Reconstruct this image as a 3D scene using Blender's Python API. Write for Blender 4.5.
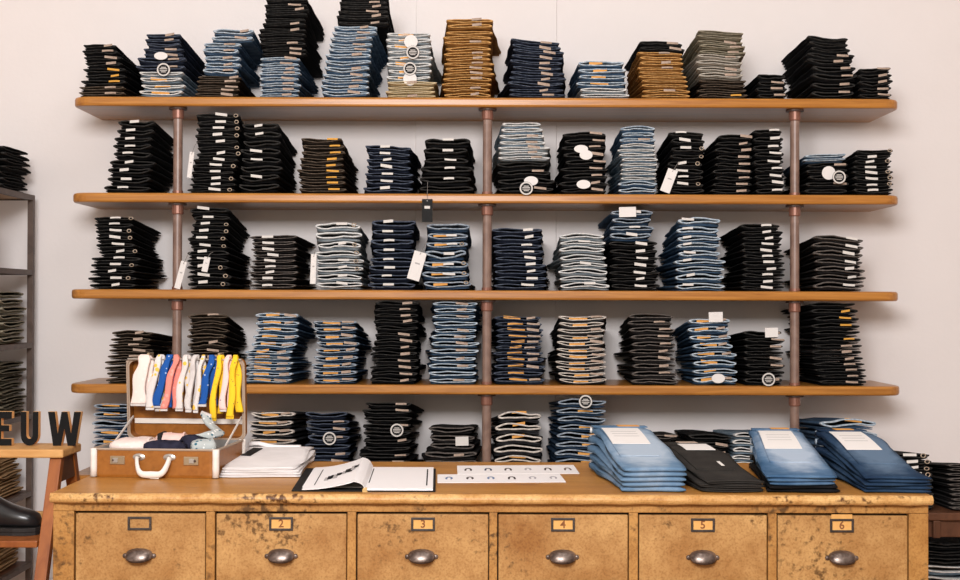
import bpy, bmesh, math, random
from mathutils import Vector, Matrix, Euler
random.seed(7)
for o in list(bpy.data.objects): bpy.data.objects.remove(o)
scn = bpy.context.scene
C = scn.collection
R = math.radians

# ------------------------------------------------------------------ camera
FPX = 50.0 / 36.0 * 960.0
EYE = 1.44
cam = bpy.data.objects.new('camera', bpy.data.cameras.new('camera'))
cam.data.lens = 50.0; cam.data.sensor_width = 36.0; cam.data.sensor_fit = 'HORIZONTAL'
cam.data.clip_end = 60
CROT = Matrix.Rotation(R(90.56), 3, 'X') @ Matrix.Rotation(R(0.18), 3, 'Z')
cam.matrix_world = Matrix.Translation((0, 0, EYE)) @ CROT.to_4x4()
C.objects.link(cam); scn.camera = cam

def P(px, py, Y):
    """photo pixel on the vertical plane at distance Y -> world point"""
    d = CROT @ Vector(((px - 480) / FPX, -(py - 290) / FPX, -1))
    return Vector((0, 0, EYE)) + d * (Y / d.y)
def PZ(px, py, Z):
    """photo pixel on the horizontal plane at height Z -> world point"""
    d = CROT @ Vector(((px - 480) / FPX, -(py - 290) / FPX, -1))
    return Vector((0, 0, EYE)) + d * ((Z - EYE) / d.z)

# ------------------------------------------------------------------ light
w = bpy.data.worlds.new('world'); scn.world = w; w.use_nodes = True
w.node_tree.nodes['Background'].inputs[0].default_value = (1.0, 0.78, 0.55, 1)
w.node_tree.nodes['Background'].inputs[1].default_value = 0.30

def area(name, loc, target, sx, sy, power, col):
    l = bpy.data.lights.new(name, 'AREA'); l.shape = 'RECTANGLE'; l.size = sx; l.size_y = sy
    l.energy = power; l.color = col
    o = bpy.data.objects.new(name, l); o.location = loc
    o.rotation_euler = (Vector(target) - Vector(loc)).to_track_quat('-Z', 'Y').to_euler()
    C.objects.link(o); return o
area('warm_front_fill', (-1.2, -2.9, 2.1), (0, 5, 1.5), 4.6, 2.6, 85, (1.0, 0.87, 0.74))  # added warm fill from the unseen shop front, lifts the shade between shelves
area('hanging_lamp_light', (-0.4, -0.2, 2.8), (0.0, 5.3, 1.2), 1.8, 0.9, 250, (1.0, 0.985, 1.0))
area('ceiling_lamp_light', (0.5, 2.7, 4.1), (0.1, 5.3, 1.0), 0.9, 0.9, 14, (1.0, 0.975, 0.965))
scn.view_settings.view_transform = 'Standard'
scn.view_settings.look = 'None'
scn.view_settings.gamma = 1.0
scn.view_settings.use_curve_mapping = False
scn.view_settings.exposure = -0.14

# ------------------------------------------------------------------ materials
def nmat(name, rough=0.7, spec=0.3):
    m = bpy.data.materials.new(name); m.use_nodes = True
    b = m.node_tree.nodes['Principled BSDF']
    b.inputs['Roughness'].default_value = rough
    b.inputs['Specular IOR Level'].default_value = spec
    return m, m.node_tree, b
def flat(name, col, rough=0.7, spec=0.3, metal=0.0):
    m, t, b = nmat(name, rough, spec)
    b.inputs['Base Color'].default_value = (*col, 1); b.inputs['Metallic'].default_value = metal
    return m
def lk(t, a, b): t.links.new(a, b)
def noise_col(t, b, c1, c2, scale, vec=(1, 1, 1), lo=0.35, hi=0.65, coord='Object', detail=4):
    tc = t.nodes.new('ShaderNodeTexCoord'); mp = t.nodes.new('ShaderNodeMapping')
    mp.inputs['Scale'].default_value = vec
    n = t.nodes.new('ShaderNodeTexNoise'); n.inputs['Scale'].default_value = scale; n.inputs['Detail'].default_value = detail
    r = t.nodes.new('ShaderNodeValToRGB')
    r.color_ramp.elements[0].position = lo; r.color_ramp.elements[0].color = (*c1, 1)
    r.color_ramp.elements[1].position = hi; r.color_ramp.elements[1].color = (*c2, 1)
    lk(t, tc.outputs[coord], mp.inputs['Vector']); lk(t, mp.outputs[0], n.inputs['Vector']); lk(t, n.outputs['Fac'], r.inputs[0])
    return r, n, mp
def bump(t, b, src, strength, dist):
    bp = t.nodes.new('ShaderNodeBump'); bp.inputs['Strength'].default_value = strength; bp.inputs['Distance'].default_value = dist
    lk(t, src, bp.inputs['Height']); lk(t, bp.outputs[0], b.inputs['Normal'])
def mix(t, fac, a, b, mode='MIX'):
    m = t.nodes.new('ShaderNodeMix'); m.data_type = 'RGBA'; m.blend_type = mode
    if isinstance(fac, float): m.inputs[0].default_value = fac
    else: lk(t, fac, m.inputs[0])
    for k, v in ((6, a), (7, b)):
        if isinstance(v, tuple): m.inputs[k].default_value = (*v, 1)
        else: lk(t, v, m.inputs[k])
    return m.outputs[2]
def fabric(name, c1, c2, scale=40, rough=0.9, vec=(1, 1, 1), bumps=0.25):
    m, t, b = nmat(name, rough, 0.08)
    r, n, mp = noise_col(t, b, c1, c2, scale, vec, 0.3, 0.7)
    lk(t, r.outputs[0], b.inputs['Base Color'])
    wv = t.nodes.new('ShaderNodeTexNoise'); wv.inputs['Scale'].default_value = 260; lk(t, mp.outputs[0], wv.inputs['Vector'])
    bump(t, b, wv.outputs['Fac'], bumps, 0.002)
    return m
def wood(name, c1, c2, vec=(1.2, 22, 22), scale=3.0, rough=0.42, spec=0.4):
    m, t, b = nmat(name, rough, spec)
    r, n, mp = noise_col(t, b, c1, c2, scale, vec, 0.3, 0.72, detail=6)
    n.inputs['Distortion'].default_value = 0.8
    lk(t, r.outputs[0], b.inputs['Base Color'])
    bump(t, b, n.outputs['Fac'], 0.08, 0.002)
    return m
def worn(name, base1, base2, dark, scale=6.0, rough=0.62, lo=0.56, vec=(1, 1, 1), dscale=38):
    """old varnished wood with blotches and small dark scratches"""
    m, t, b = nmat(name, rough, 0.3)
    r, n, mp = noise_col(t, b, base1, base2, scale, vec, 0.32, 0.68, detail=8)
    n.inputs['Roughness'].default_value = 0.7
    n2 = t.nodes.new('ShaderNodeTexNoise'); n2.inputs['Scale'].default_value = dscale; n2.inputs['Detail'].default_value = 5
    lk(t, mp.outputs[0], n2.inputs['Vector'])
    n3 = t.nodes.new('ShaderNodeTexNoise'); n3.inputs['Scale'].default_value = 4.5; n3.inputs['Detail'].default_value = 3
    lk(t, mp.outputs[0], n3.inputs['Vector'])
    mul = t.nodes.new('ShaderNodeMath'); mul.operation = 'MULTIPLY'
    lk(t, n2.outputs['Fac'], mul.inputs[0]); lk(t, n3.outputs['Fac'], mul.inputs[1])
    rr = t.nodes.new('ShaderNodeValToRGB')
    rr.color_ramp.elements[0].position = lo * 0.58; rr.color_ramp.elements[0].color = (0, 0, 0, 1)
    rr.color_ramp.elements[1].position = lo * 0.58 + 0.10; rr.color_ramp.elements[1].color = (1, 1, 1, 1)
    lk(t, mul.outputs[0], rr.inputs[0])
    fn = t.nodes.new('ShaderNodeTexNoise'); fn.inputs['Scale'].default_value = 170; fn.inputs['Detail'].default_value = 2
    lk(t, mp.outputs[0], fn.inputs['Vector'])
    fr = t.nodes.new('ShaderNodeValToRGB')
    fr.color_ramp.elements[0].position = 0.3; fr.color_ramp.elements[0].color = (0.76, 0.70, 0.63, 1)
    fr.color_ramp.elements[1].position = 0.55; fr.color_ramp.elements[1].color = (1, 1, 1, 1)
    lk(t, fn.outputs['Fac'], fr.inputs[0])
    c = mix(t, rr.outputs[0], r.outputs[0], dark)
    c = mix(t, 1.0, c, fr.outputs[0], 'MULTIPLY')
    lk(t, c, b.inputs['Base Color'])
    bump(t, b, mul.outputs[0], 0.25, 0.003)
    return m
def speckle(name, base, dot, scale=60, thr=0.28, dot2=None):
    m, t, b = nmat(name, 0.9, 0.05)
    tc = t.nodes.new('ShaderNodeTexCoord')
    v = t.nodes.new('ShaderNodeTexVoronoi'); v.inputs['Scale'].default_value = scale
    lk(t, tc.outputs['Object'], v.inputs['Vector'])
    lt = t.nodes.new('ShaderNodeMath'); lt.operation = 'LESS_THAN'; lt.inputs[1].default_value = thr
    lk(t, v.outputs['Distance'], lt.inputs[0])
    c = mix(t, lt.outputs[0], base, dot)
    if dot2:
        s = t.nodes.new('ShaderNodeSeparateColor'); lk(t, v.outputs['Color'], s.inputs[0])
        g = t.nodes.new('ShaderNodeMath'); g.operation = 'GREATER_THAN'; g.inputs[1].default_value = 0.5
        lk(t, s.outputs[0], g.inputs[0])
        dd = mix(t, g.outputs[0], dot, dot2); c = mix(t, lt.outputs[0], base, dd)
    lk(t, c, b.inputs['Base Color']); return m

M = {}
def plaster(name, c1, c2):
    m, t, b = nmat(name, 0.85, 0.15)
    r, n, mp = noise_col(t, b, c1, c2, 2.2, (1, 1, 1), 0.3, 0.7)
    lk(t, r.outputs[0], b.inputs['Base Color'])
    n2 = t.nodes.new('ShaderNodeTexNoise'); n2.inputs['Scale'].default_value = 55; lk(t, mp.outputs[0], n2.inputs['Vector'])
    bump(t, b, n2.outputs['Fac'], 0.12, 0.004); return m
M['wall'] = plaster('wall_paint', (0.79, 0.745, 0.725), (0.82, 0.775, 0.755))
M['ceiling'] = plaster('ceiling_paint', (0.80, 0.79, 0.77), (0.84, 0.83, 0.81))
M['floor'] = wood('floor_boards', (0.26, 0.13, 0.055), (0.36, 0.19, 0.085), (3, 18, 10), 2, 0.5)
M['shelf'] = wood('shelf_wood', (0.33, 0.125, 0.022), (0.52, 0.225, 0.045), rough=0.3)
M['pipe'] = wood('pipe_steel', (0.17, 0.10, 0.075), (0.27, 0.175, 0.135), (3, 3, 3), 6, 0.38, 0.5)
M['copper'] = flat('copper_collar', (0.24, 0.105, 0.07), 0.4, 0.5, 0.3)
M['darkmetal'] = flat('dark_flange', (0.07, 0.04, 0.03), 0.5)
M['counter'] = worn('counter_wood', (0.29, 0.125, 0.026), (0.50, 0.265, 0.078), (0.11, 0.05, 0.012), 6.0, 0.6, 0.50, (1, 1, 1), 60)
M['drawer'] = worn('drawer_front_wood', (0.27, 0.115, 0.026), (0.53, 0.31, 0.115), (0.13, 0.062, 0.016), 4.6, 0.6, 0.55, (1, 1, 1), 70)
M['countertop'] = worn('counter_top_wood', (0.38, 0.155, 0.028), (0.53, 0.255, 0.06), (0.24, 0.09, 0.02), 3.2, 0.36, 0.62, (0.5, 3, 3), 20)
M['nosing'] = worn('counter_nosing_wood', (0.44, 0.21, 0.055), (0.74, 0.48, 0.20), (0.10, 0.04, 0.012), 9.0, 0.40, 0.53, (1, 1, 1), 70)
M['gap'] = flat('dark_gap', (0.02, 0.012, 0.008), 0.9)
M['pull'] = wood('pull_metal', (0.06, 0.038, 0.03), (0.26, 0.205, 0.175), (1, 1, 1), 45, 0.32, 0.6)
M['pull'].node_tree.nodes['Principled BSDF'].inputs['Metallic'].default_value = 0.6
M['holder'] = wood('holder_metal', (0.018, 0.012, 0.009), (0.055, 0.038, 0.03), (1, 1, 1), 60, 0.45, 0.5)
M['card'] = wood('old_card', (0.62, 0.33, 0.10), (0.70, 0.40, 0.14), (1, 1, 1), 30, 0.8, 0.1)
M['ink'] = flat('brown_ink', (0.22, 0.085, 0.03), 0.8)
M['white'] = flat('white_paper', (0.74, 0.71, 0.68), 0.7)
M['page'] = flat('page_paper', (0.86, 0.83, 0.82), 0.6)
M['label'] = flat('woven_label_white', (0.66, 0.63, 0.59), 0.8)
M['tan'] = wood('woven_label_tan', (0.30, 0.22, 0.17), (0.52, 0.41, 0.33), (1, 1, 1), 40, 0.8, 0.1)
M['orange'] = wood('leather_patch', (0.60, 0.27, 0.055), (0.72, 0.37, 0.10), (1, 1, 1), 30, 0.6, 0.2)
M['yellow'] = flat('yellow_patch', (0.66, 0.33, 0.05), 0.7)
M['black'] = flat('black_print', (0.009, 0.009, 0.009), 0.8, 0.1)
M['blackcard'] = flat('black_card', (0.013, 0.013, 0.013), 0.6, 0.12)
M['greyprint'] = flat('grey_print', (0.40, 0.38, 0.37), 0.8)
M['ringmetal'] = flat('button_metal', (0.40, 0.32, 0.24), 0.4, 0.5, 0.5)
M['string'] = flat('tag_string', (0.25, 0.22, 0.2), 0.9)
M['tagring'] = flat('tag_print_ring', (0.62, 0.59, 0.55), 0.7)

# denim kinds: (body a, body b, edge a, edge b, inside)
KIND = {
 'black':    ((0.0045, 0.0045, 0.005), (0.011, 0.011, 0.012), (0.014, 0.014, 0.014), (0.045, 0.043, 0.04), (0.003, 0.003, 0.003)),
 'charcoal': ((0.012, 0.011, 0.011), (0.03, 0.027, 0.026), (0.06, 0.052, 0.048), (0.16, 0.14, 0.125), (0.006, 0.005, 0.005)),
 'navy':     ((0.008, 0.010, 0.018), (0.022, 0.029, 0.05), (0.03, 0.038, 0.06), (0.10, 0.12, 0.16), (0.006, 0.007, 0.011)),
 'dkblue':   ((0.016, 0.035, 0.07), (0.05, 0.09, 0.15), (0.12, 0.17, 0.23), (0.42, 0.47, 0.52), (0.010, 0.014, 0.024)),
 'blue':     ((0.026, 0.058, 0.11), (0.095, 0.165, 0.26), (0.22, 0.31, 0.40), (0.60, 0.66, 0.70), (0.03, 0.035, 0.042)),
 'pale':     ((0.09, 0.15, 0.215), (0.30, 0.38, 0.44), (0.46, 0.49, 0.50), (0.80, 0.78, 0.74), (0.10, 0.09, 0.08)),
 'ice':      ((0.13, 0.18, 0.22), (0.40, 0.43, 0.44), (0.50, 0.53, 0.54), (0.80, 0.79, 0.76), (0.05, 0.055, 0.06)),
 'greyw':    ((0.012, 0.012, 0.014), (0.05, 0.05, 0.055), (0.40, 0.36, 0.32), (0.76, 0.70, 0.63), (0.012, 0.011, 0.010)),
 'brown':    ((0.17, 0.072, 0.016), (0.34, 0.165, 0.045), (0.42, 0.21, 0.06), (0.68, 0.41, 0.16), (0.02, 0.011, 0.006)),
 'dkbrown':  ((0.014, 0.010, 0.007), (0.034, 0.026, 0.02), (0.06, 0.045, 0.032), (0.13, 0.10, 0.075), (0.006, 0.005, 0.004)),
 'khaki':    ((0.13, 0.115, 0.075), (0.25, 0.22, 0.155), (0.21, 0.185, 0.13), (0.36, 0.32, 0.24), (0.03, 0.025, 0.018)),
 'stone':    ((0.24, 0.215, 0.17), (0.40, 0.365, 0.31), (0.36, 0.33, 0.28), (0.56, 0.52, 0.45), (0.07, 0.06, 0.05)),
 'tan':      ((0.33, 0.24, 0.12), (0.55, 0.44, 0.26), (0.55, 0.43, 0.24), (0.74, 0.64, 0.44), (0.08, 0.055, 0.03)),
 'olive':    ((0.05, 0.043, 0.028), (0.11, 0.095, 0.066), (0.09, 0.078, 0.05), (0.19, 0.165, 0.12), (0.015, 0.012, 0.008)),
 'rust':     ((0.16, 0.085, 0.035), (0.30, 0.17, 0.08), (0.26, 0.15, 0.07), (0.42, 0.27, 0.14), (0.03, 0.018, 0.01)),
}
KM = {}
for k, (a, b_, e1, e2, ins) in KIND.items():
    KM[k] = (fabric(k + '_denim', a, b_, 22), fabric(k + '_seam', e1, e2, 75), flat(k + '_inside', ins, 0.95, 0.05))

# ------------------------------------------------------------------ mesh helpers
class MB:
    def __init__(s): s.v = []; s.f = []; s.m = []
    def add(s, vs, fs, mi=0, mat=None):
        n = len(s.v)
        s.v += [tuple(mat @ Vector(q)) if mat else tuple(q) for q in vs]
        s.f += [[i + n for i in f] for f in fs]; s.m += [mi] * len(fs); return s
    def box(s, x0, x1, y0, y1, z0, z1, mi=0, mat=None):
        return s.add([(x0,y0,z0),(x1,y0,z0),(x1,y1,z0),(x0,y1,z0),(x0,y0,z1),(x1,y0,z1),(x1,y1,z1),(x0,y1,z1)],
                     [(3,2,1,0),(4,5,6,7),(0,1,5,4),(1,2,6,5),(2,3,7,6),(3,0,4,7)], mi, mat)
    def prism(s, pts, z0, z1, mi=0, mat=None, side=None):
        n = len(pts)
        s.add([(x,y,z0) for x,y in pts] + [(x,y,z1) for x,y in pts], [list(range(n))[::-1], list(range(n, 2*n))], mi, mat)
        k = len(s.v) - 2*n
        for i in range(n):
            j = (i+1) % n; s.f.append([k+i, k+j, k+n+j, k+n+i]); s.m.append(mi if side is None else side)
        return s
    def lathe(s, prof, seg=20, mi=0, mat=None):
        vs = []; fs = []
        for r, z in prof:
            for i in range(seg):
                a = 2*math.pi*i/seg; vs.append((r*math.cos(a), r*math.sin(a), z))
        for k in range(len(prof)-1):
            for i in range(seg):
                j = (i+1) % seg; fs.append((k*seg+i, k*seg+j, (k+1)*seg+j, (k+1)*seg+i))
        fs.append(list(range(seg))[::-1]); fs.append([(len(prof)-1)*seg+i for i in range(seg)])
        return s.add(vs, fs, mi, mat)
    def tube(s, path, rad, seg=8, mi=0, flat=(1, 1), up=Vector((0, 0, 1))):
        path = [Vector(p) for p in path]; vs = []; fs = []; n = len(path)
        for k, p in enumerate(path):
            t = (path[min(k+1, n-1)] - path[max(k-1, 0)]).normalized()
            a = t.cross(up)
            if a.length < 1e-4: a = t.cross(Vector((1, 0, 0)))
            a.normalize(); b = a.cross(t)
            r = rad[k] if isinstance(rad, (list, tuple)) else rad
            for i in range(seg):
                q = 2*math.pi*i/seg
                vs.append(p + a*math.cos(q)*r*flat[0] + b*math.sin(q)*r*flat[1])
        for k in range(n-1):
            for i in range(seg):
                j = (i+1) % seg; fs.append((k*seg+i, k*seg+j, (k+1)*seg+j, (k+1)*seg+i))
        fs.append(list(range(seg))[::-1]); fs.append([(n-1)*seg+i for i in range(seg)])
        return s.add(vs, fs, mi)
    def mesh(s, name, smooth=False):
        me = bpy.data.meshes.new(name); me.from_pydata(s.v, [], s.f); me.update()
        bm = bmesh.new(); bm.from_mesh(me); bmesh.ops.recalc_face_normals(bm, faces=bm.faces); bm.to_mesh(me); bm.free()
        me.polygons.foreach_set('material_index', s.m)
        if smooth: me.polygons.foreach_set('use_smooth', [True] * len(me.polygons))
        return me
    def build(s, name, mats, parent=None, loc=(0, 0, 0), rot=(0, 0, 0), smooth=False, bevel=0):
        me = s.mesh(name, smooth)
        for m in (mats if isinstance(mats, (list, tuple)) else [mats]): me.materials.append(m)
        return link(name, me, parent, loc, rot, bevel)
def link(name, me, parent=None, loc=(0, 0, 0), rot=(0, 0, 0), bevel=0):
    o = bpy.data.objects.new(name, me); C.objects.link(o); o.location = loc; o.rotation_euler = rot
    if parent: o.parent = parent
    if bevel:
        b = o.modifiers.new('bevel', 'BEVEL'); b.width = bevel; b.segments = 2; b.limit_method = 'ANGLE'; b.angle_limit = R(40)
    return o
def tag(o, label, cat, group=None):
    o['label'] = label; o['category'] = cat
    if group: o['group'] = group
    return o
def empty(name, loc=(0, 0, 0), rz=0.0):
    o = bpy.data.objects.new(name, None); C.objects.link(o); o.location = loc; o.rotation_euler = (0, 0, rz)
    o.empty_display_size = 0.05; return o
def struct(o): o['kind'] = 'structure'; return o
def text_mesh(body, size, depth, mat):
    cu = bpy.data.curves.new('t', 'FONT'); cu.body = body; cu.size = size; cu.extrude = depth
    cu.offset = 0.0006; cu.align_x = 'CENTER'; cu.align_y = 'CENTER'; cu.resolution_u = 3
    o = bpy.data.objects.new('t', cu); C.objects.link(o)
    dg = bpy.context.evaluated_depsgraph_get()
    me = bpy.data.meshes.new_from_object(o.evaluated_get(dg))
    bpy.data.objects.remove(o); me.materials.clear(); me.materials.append(mat); return me

# ------------------------------------------------------------------ room
YW = 5.745
struct(MB().box(-4.2, 4.2, YW, YW + 0.15, 0, 4.2).build('wall_back', M['wall']))
pl, pr = P(415, 300, YW).x, P(556, 300, YW).x
struct(MB().box(pl, pr, YW - 0.012, YW + 0.01, 0.0, 4.2).build('trim_1', M['wall'], bevel=0.004))
struct(MB().box(-4.35, -4.2, -4, YW + 0.15, 0, 4.2).build('wall_left', M['wall']))
struct(MB().box(4.2, 4.35, -4, YW + 0.15, 0, 4.2).build('wall_right', M['wall']))
struct(MB().box(-4.35, 4.35, -4, YW + 0.15, -0.1, 0).build('floor', M['floor']))
struct(MB().box(-4.35, 4.35, -4, YW + 0.15, 4.2, 4.3).build('ceiling', M['ceiling']))

# ------------------------------------------------------------------ pipe shelving on the back wall
YF, YB = 5.30, 5.728
TH = 0.038
SHZ = [P(486, y, YF).z for y in (97.4, 193.7, 290.4, 385.2)]
SHZ.append(SHZ[3] - 0.362)
ends = [(72.5, 898.5), (71.5, 899), (70.5, 899), (70.5, 900.5), (72, 900)]
unit = empty('pipe_shelving', (0, YB, 0))
tag(unit, 'long wooden wall shelving on brown steel pipes, filled with folded jeans', 'shelving')
def shelf_outline(x0, x1, r=0.07, n=7):
    pts = [(x1, YB), (x0, YB)]
    for i in range(n + 1):
        a = math.pi + i / n * math.pi / 2; pts.append((x0 + r + r*math.cos(a), YF + r + r*math.sin(a)))
    for i in range(n + 1):
        a = 1.5*math.pi + i / n * math.pi / 2; pts.append((x1 - r + r*math.cos(a), YF + r + r*math.sin(a)))
    return pts
for z, (a, b) in zip(SHZ, ends):
    x0, x1 = P(a, 300, YF + 0.045).x, P(b, 300, YF + 0.045).x
    MB().prism(shelf_outline(x0, x1), z - TH, z).build('shelf_board', M['shelf'], unit, (0, -YB, 0), bevel=0.009)
YP = YF + 0.055
for px in (177.2, 487, 794.6):
    x = P(px, 300, YP).x
    for i in range(4):
        z1, z0 = SHZ[i] - TH, SHZ[i + 1]
        p = MB().lathe([(0.0185, z0), (0.0185, z1)], 16).build('pipe', M['pipe'], unit, (x, YP - YB, 0), smooth=False)
        MB().lathe([(0.036, z1 - 0.008), (0.036, z1 - 0.0005)], 18).build('flange', M['darkmetal'], p)
        MB().lathe([(0.0215, z1 - 0.045), (0.0235, z1 - 0.041), (0.0235, z1 - 0.008)], 16).build('collar', M['copper'], p)
        MB().lathe([(0.0215, z0 + 0.0005), (0.0215, z0 + 0.012)], 16).build('foot_ring', M['copper'], p)
    z0 = SHZ[4]
    MB().lathe([(0.0185, 0.0), (0.0185, z0 - TH)], 16).build('pipe', M['pipe'], unit, (x, YP - YB, 0))

# ------------------------------------------------------------------ folded jeans: unit meshes
def hsh(a, b): return math.sin(a * 12.9898 + b * 78.233) * 0.5
def outline(rng, n=34, zc=0.62, H=0.375):
    """flattened waistband loop, pinched like a dog bone"""
    x0 = rng.uniform(-0.25, 0.25); pin = rng.uniform(0.2, 0.75); sl = rng.uniform(-0.03, 0.03); ph = rng.uniform(0, 6)
    up, lo = rng.choice(((0.9, 0.1), (0.2, 0.7), (0.5, 0.5), (0.8, 0.3)))
    w2 = rng.uniform(0.12, 0.26); eL, eR = rng.uniform(0.75, 1.0), rng.uniform(0.75, 1.0)
    pts = []
    for i in range(n):
        a = 2*math.pi*i/n; c, s = math.cos(a), math.sin(a)
        x = 0.5*math.copysign(abs(c)**0.62, c)
        hh = H*(1 - pin*math.exp(-((x - x0)/w2)**2) * (up if s > 0 else lo)) * (eR if x > 0 else eL)**abs(2*x)
        z = zc + sl*x*2 + 0.055*math.sin(7*x + ph) + 0.026*math.sin(19*x + ph*2) + hh*math.copysign(abs(s)**0.75, s)
        pts.append((x, min(z, 0.992)))
    return pts
def unit_jeans(seed):
    """body MB (mat 0 fabric, 1 inside) and waistband MB in a unit box: x -.5...5, y 0..1, z 0..1"""
    rng = random.Random(seed + 40)
    zc = 0.62; o = outline(rng, 34, zc)
    n = len(o); body = MB(); band = MB()
    ti = 0.022; tz = 0.14
    def ring(pts, y, sx=1.0, sz=1.0, dz=0.0): return [(x*sx, y, zc + (z - zc)*sz + dz) for x, z in pts]
    inn = []
    for x, z in o:
        dz = z - zc
        k = max(0.0, 1 - tz/ max(abs(dz), 1e-3)) if abs(dz) > tz*0.5 else 0.3
        inn.append((x*(1 - 2*ti), zc + dz*k*0.97))
    def strip(mb, rings, mi, cap=False):
        vs = [p for r in rings for p in r]; fs = []
        for k in range(len(rings) - 1):
            for i in range(n):
                j = (i + 1) % n; fs.append((k*n+i, k*n+j, (k+1)*n+j, (k+1)*n+i))
        if cap: fs.append([(len(rings)-1)*n+i for i in range(n)])
        mb.add(vs, fs, mi)
    bw = rng.uniform(0.06, 0.10); fl = rng.uniform(1.08, 1.24); fsh = rng.uniform(-0.04, 0.04)
    strip(band, [ring(o, bw, 1.0), ring(o, 0.008, 1.0), ring(o, 0.0, 0.985, 0.93), ring(inn, 0.0), ring(inn, 0.02, 0.99, 0.98), ring(inn, bw, 0.98, 0.95)], 0)
    rs = []
    for y, sx, sz in ((bw - 0.01, 0.985, 0.96), (0.22, 0.99, 0.97), (0.45, 1.0, 0.95), (0.7, 1.0, 0.97), (0.93, 1.0, 0.94), (0.985, 0.985, 0.82), (1.0, 0.95, 0.5)):
        q = [(x*sx*(1 + (fl - 1)*y)*(1 + 0.05*hsh(y*9, seed + (x > 0))) + fsh*y, y, min(0.99, zc + (z - zc)*sz + 0.03*hsh(y*7 + seed, x*3))) for x, z in o]
        rs.append(q)
    strip(body, rs, 0, True)
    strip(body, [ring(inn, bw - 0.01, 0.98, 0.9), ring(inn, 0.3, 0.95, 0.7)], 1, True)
    for (a, b) in ((0.0, 0.15), (0.14, 0.29)):
        sx = rng.uniform(0.91, 0.97); y0 = rng.uniform(0.0, 0.06); zm = (a + b)/2; hh = (b - a)/2; ph = rng.uniform(0, 6); fl2 = fl*rng.uniform(0.985, 1.02)
        m = 24; base = []
        for i in range(m):
            q = 2*math.pi*i/m; c, s = math.cos(q), math.sin(q)
            x = 0.5*sx*math.copysign(abs(c)**0.55, c)
            base.append((x, max(0.002, zm + hh*math.copysign(abs(s)**0.75, s) + (0.02*math.sin(6*x + ph) if a > 0 else 0))))
        vs = []; fs = []
        prof = ((0.0, 0.35, 0.96), (0.012, 0.8, 0.985), (0.03, 1, 1), (0.3, 1.0, 1.0), (0.65, 1.0, 1.0), (0.96, 0.95, 0.985), (1.0, 0.4, 0.95))
        for y, sz, sxx in prof:
            vs += [(x*sxx*(1 + (fl2 - 1)*y) + fsh*y, y0 + y*(1 - y0), zm + (z - zm)*sz) for x, z in base]
        for k in range(len(prof) - 1):
            for i in range(m):
                j = (i + 1) % m; fs.append((k*m+i, k*m+j, (k+1)*m+j, (k+1)*m+i))
        fs.append(list(range(m))[::-1]); fs.append([(len(prof)-1)*m+i for i in range(m)])
        body.add(vs, fs, 0)
    return body, band
UNITS = [unit_jeans(s) for s in range(16)]
def scaled(mb, w_, d_, t_, name, flip=False, bend=(0, 0, 0), kx=0.0, ky=0.0, lim=(9, 9)):
    """bend: smile, wave, phase as shares of the thickness; kx, ky: thinning across and towards the back"""
    c = MB(); s = -1 if flip else 1; A, B, ph = bend
    mn = min(A*(i/20 - .5)**2*4 + B*math.sin(7*(i/20 - .5) + ph) for i in range(21))
    def f(x, y, z):
        x *= s
        zz = z*(1 - kx*x)*(1 - ky*y) + (A*4*x*x + B*math.sin(7*x + ph) - mn)*max(0, 1 - 0.9*y)
        xx = x*w_
        if xx > lim[1]: xx = lim[1] + (xx - lim[1])*0.06
        if xx < -lim[0]: xx = -lim[0] + (xx + lim[0])*0.06
        return (xx, y*d_, zz*t_)
    c.v = [f(*q) for q in mb.v]; c.f = mb.f; c.m = mb.m
    return c.mesh(name, True)
# label meshes shared by all jeans (facing -y, hanging on the front)
def label_mesh(name, w_, h_, mat, sl=0.0, sag=0.0):
    mb = MB(); n = 4; vs = []; fs = []
    for k, y in enumerate((-0.0012, 0.0004)):
        for i in range(n + 1):
            u = i/n - 0.5; zz = sl*u*w_ - sag*math.cos(u*math.pi)*h_
            vs += [(u*w_, y, zz - h_/2), (u*w_, y, zz + h_/2)]
    q = 2*(n + 1)
    for i in range(n):
        a = 2*i
        fs += [(a, a+2, a+3, a+1), (q+a+1, q+a+3, q+a+2, q+a), (a+1, a+3, q+a+3, q+a+1), (a, q+a, q+a+2, a+2)]
    fs += [(0, 1, q+1, q), (2*n, q+2*n, q+2*n+1, 2*n+1)]
    mb.add(vs, fs); me = mb.mesh(name); me.materials.append(mat); return me
LAB = {}
for code, nm, w_, h_, mt in (('w', 'size_label', 0.044, 0.0105, 'label'), ('t', 'size_label', 0.046, 0.0095, 'tan'),
                             ('o', 'leather_patch', 0.064, 0.0115, 'orange'), ('y', 'leather_patch', 0.044, 0.0085, 'yellow')):
    LAB[code] = (nm, [label_mesh(nm, w_*k, h_*q, M[mt], sl, sag) for k, q, sl, sag in
                      ((1, .85, 0, 0), (0.85, .95, 0.08, 0), (1.1, 0.75, -0.06, 0.1), (0.95, 0.7, 0.03, -0.15), (1.05, 1.0, -0.12, 0), (0.75, .9, 0.16, 0))])
def ring_mesh():
    mb = MB(); n = 12; vs = []; fs = []
    for i in range(n):
        a = 2*math.pi*i/n
        for r, y in ((0.0095, 0.0), (0.0095, -0.002), (0.006, -0.002), (0.006, 0.0)): vs.append((r*math.cos(a), y, r*0.8*math.sin(a)))
    for i in range(n):
        j = (i + 1) % n
        for k in range(4): l = (k + 1) % 4; fs.append((4*i+k, 4*i+l, 4*j+l, 4*j+k))
    mb.add(vs, fs); me = mb.mesh('button_loop', True); me.materials.append(M['ringmetal']); return me
LAB['r'] = ('button_loop', [ring_mesh()])
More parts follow.
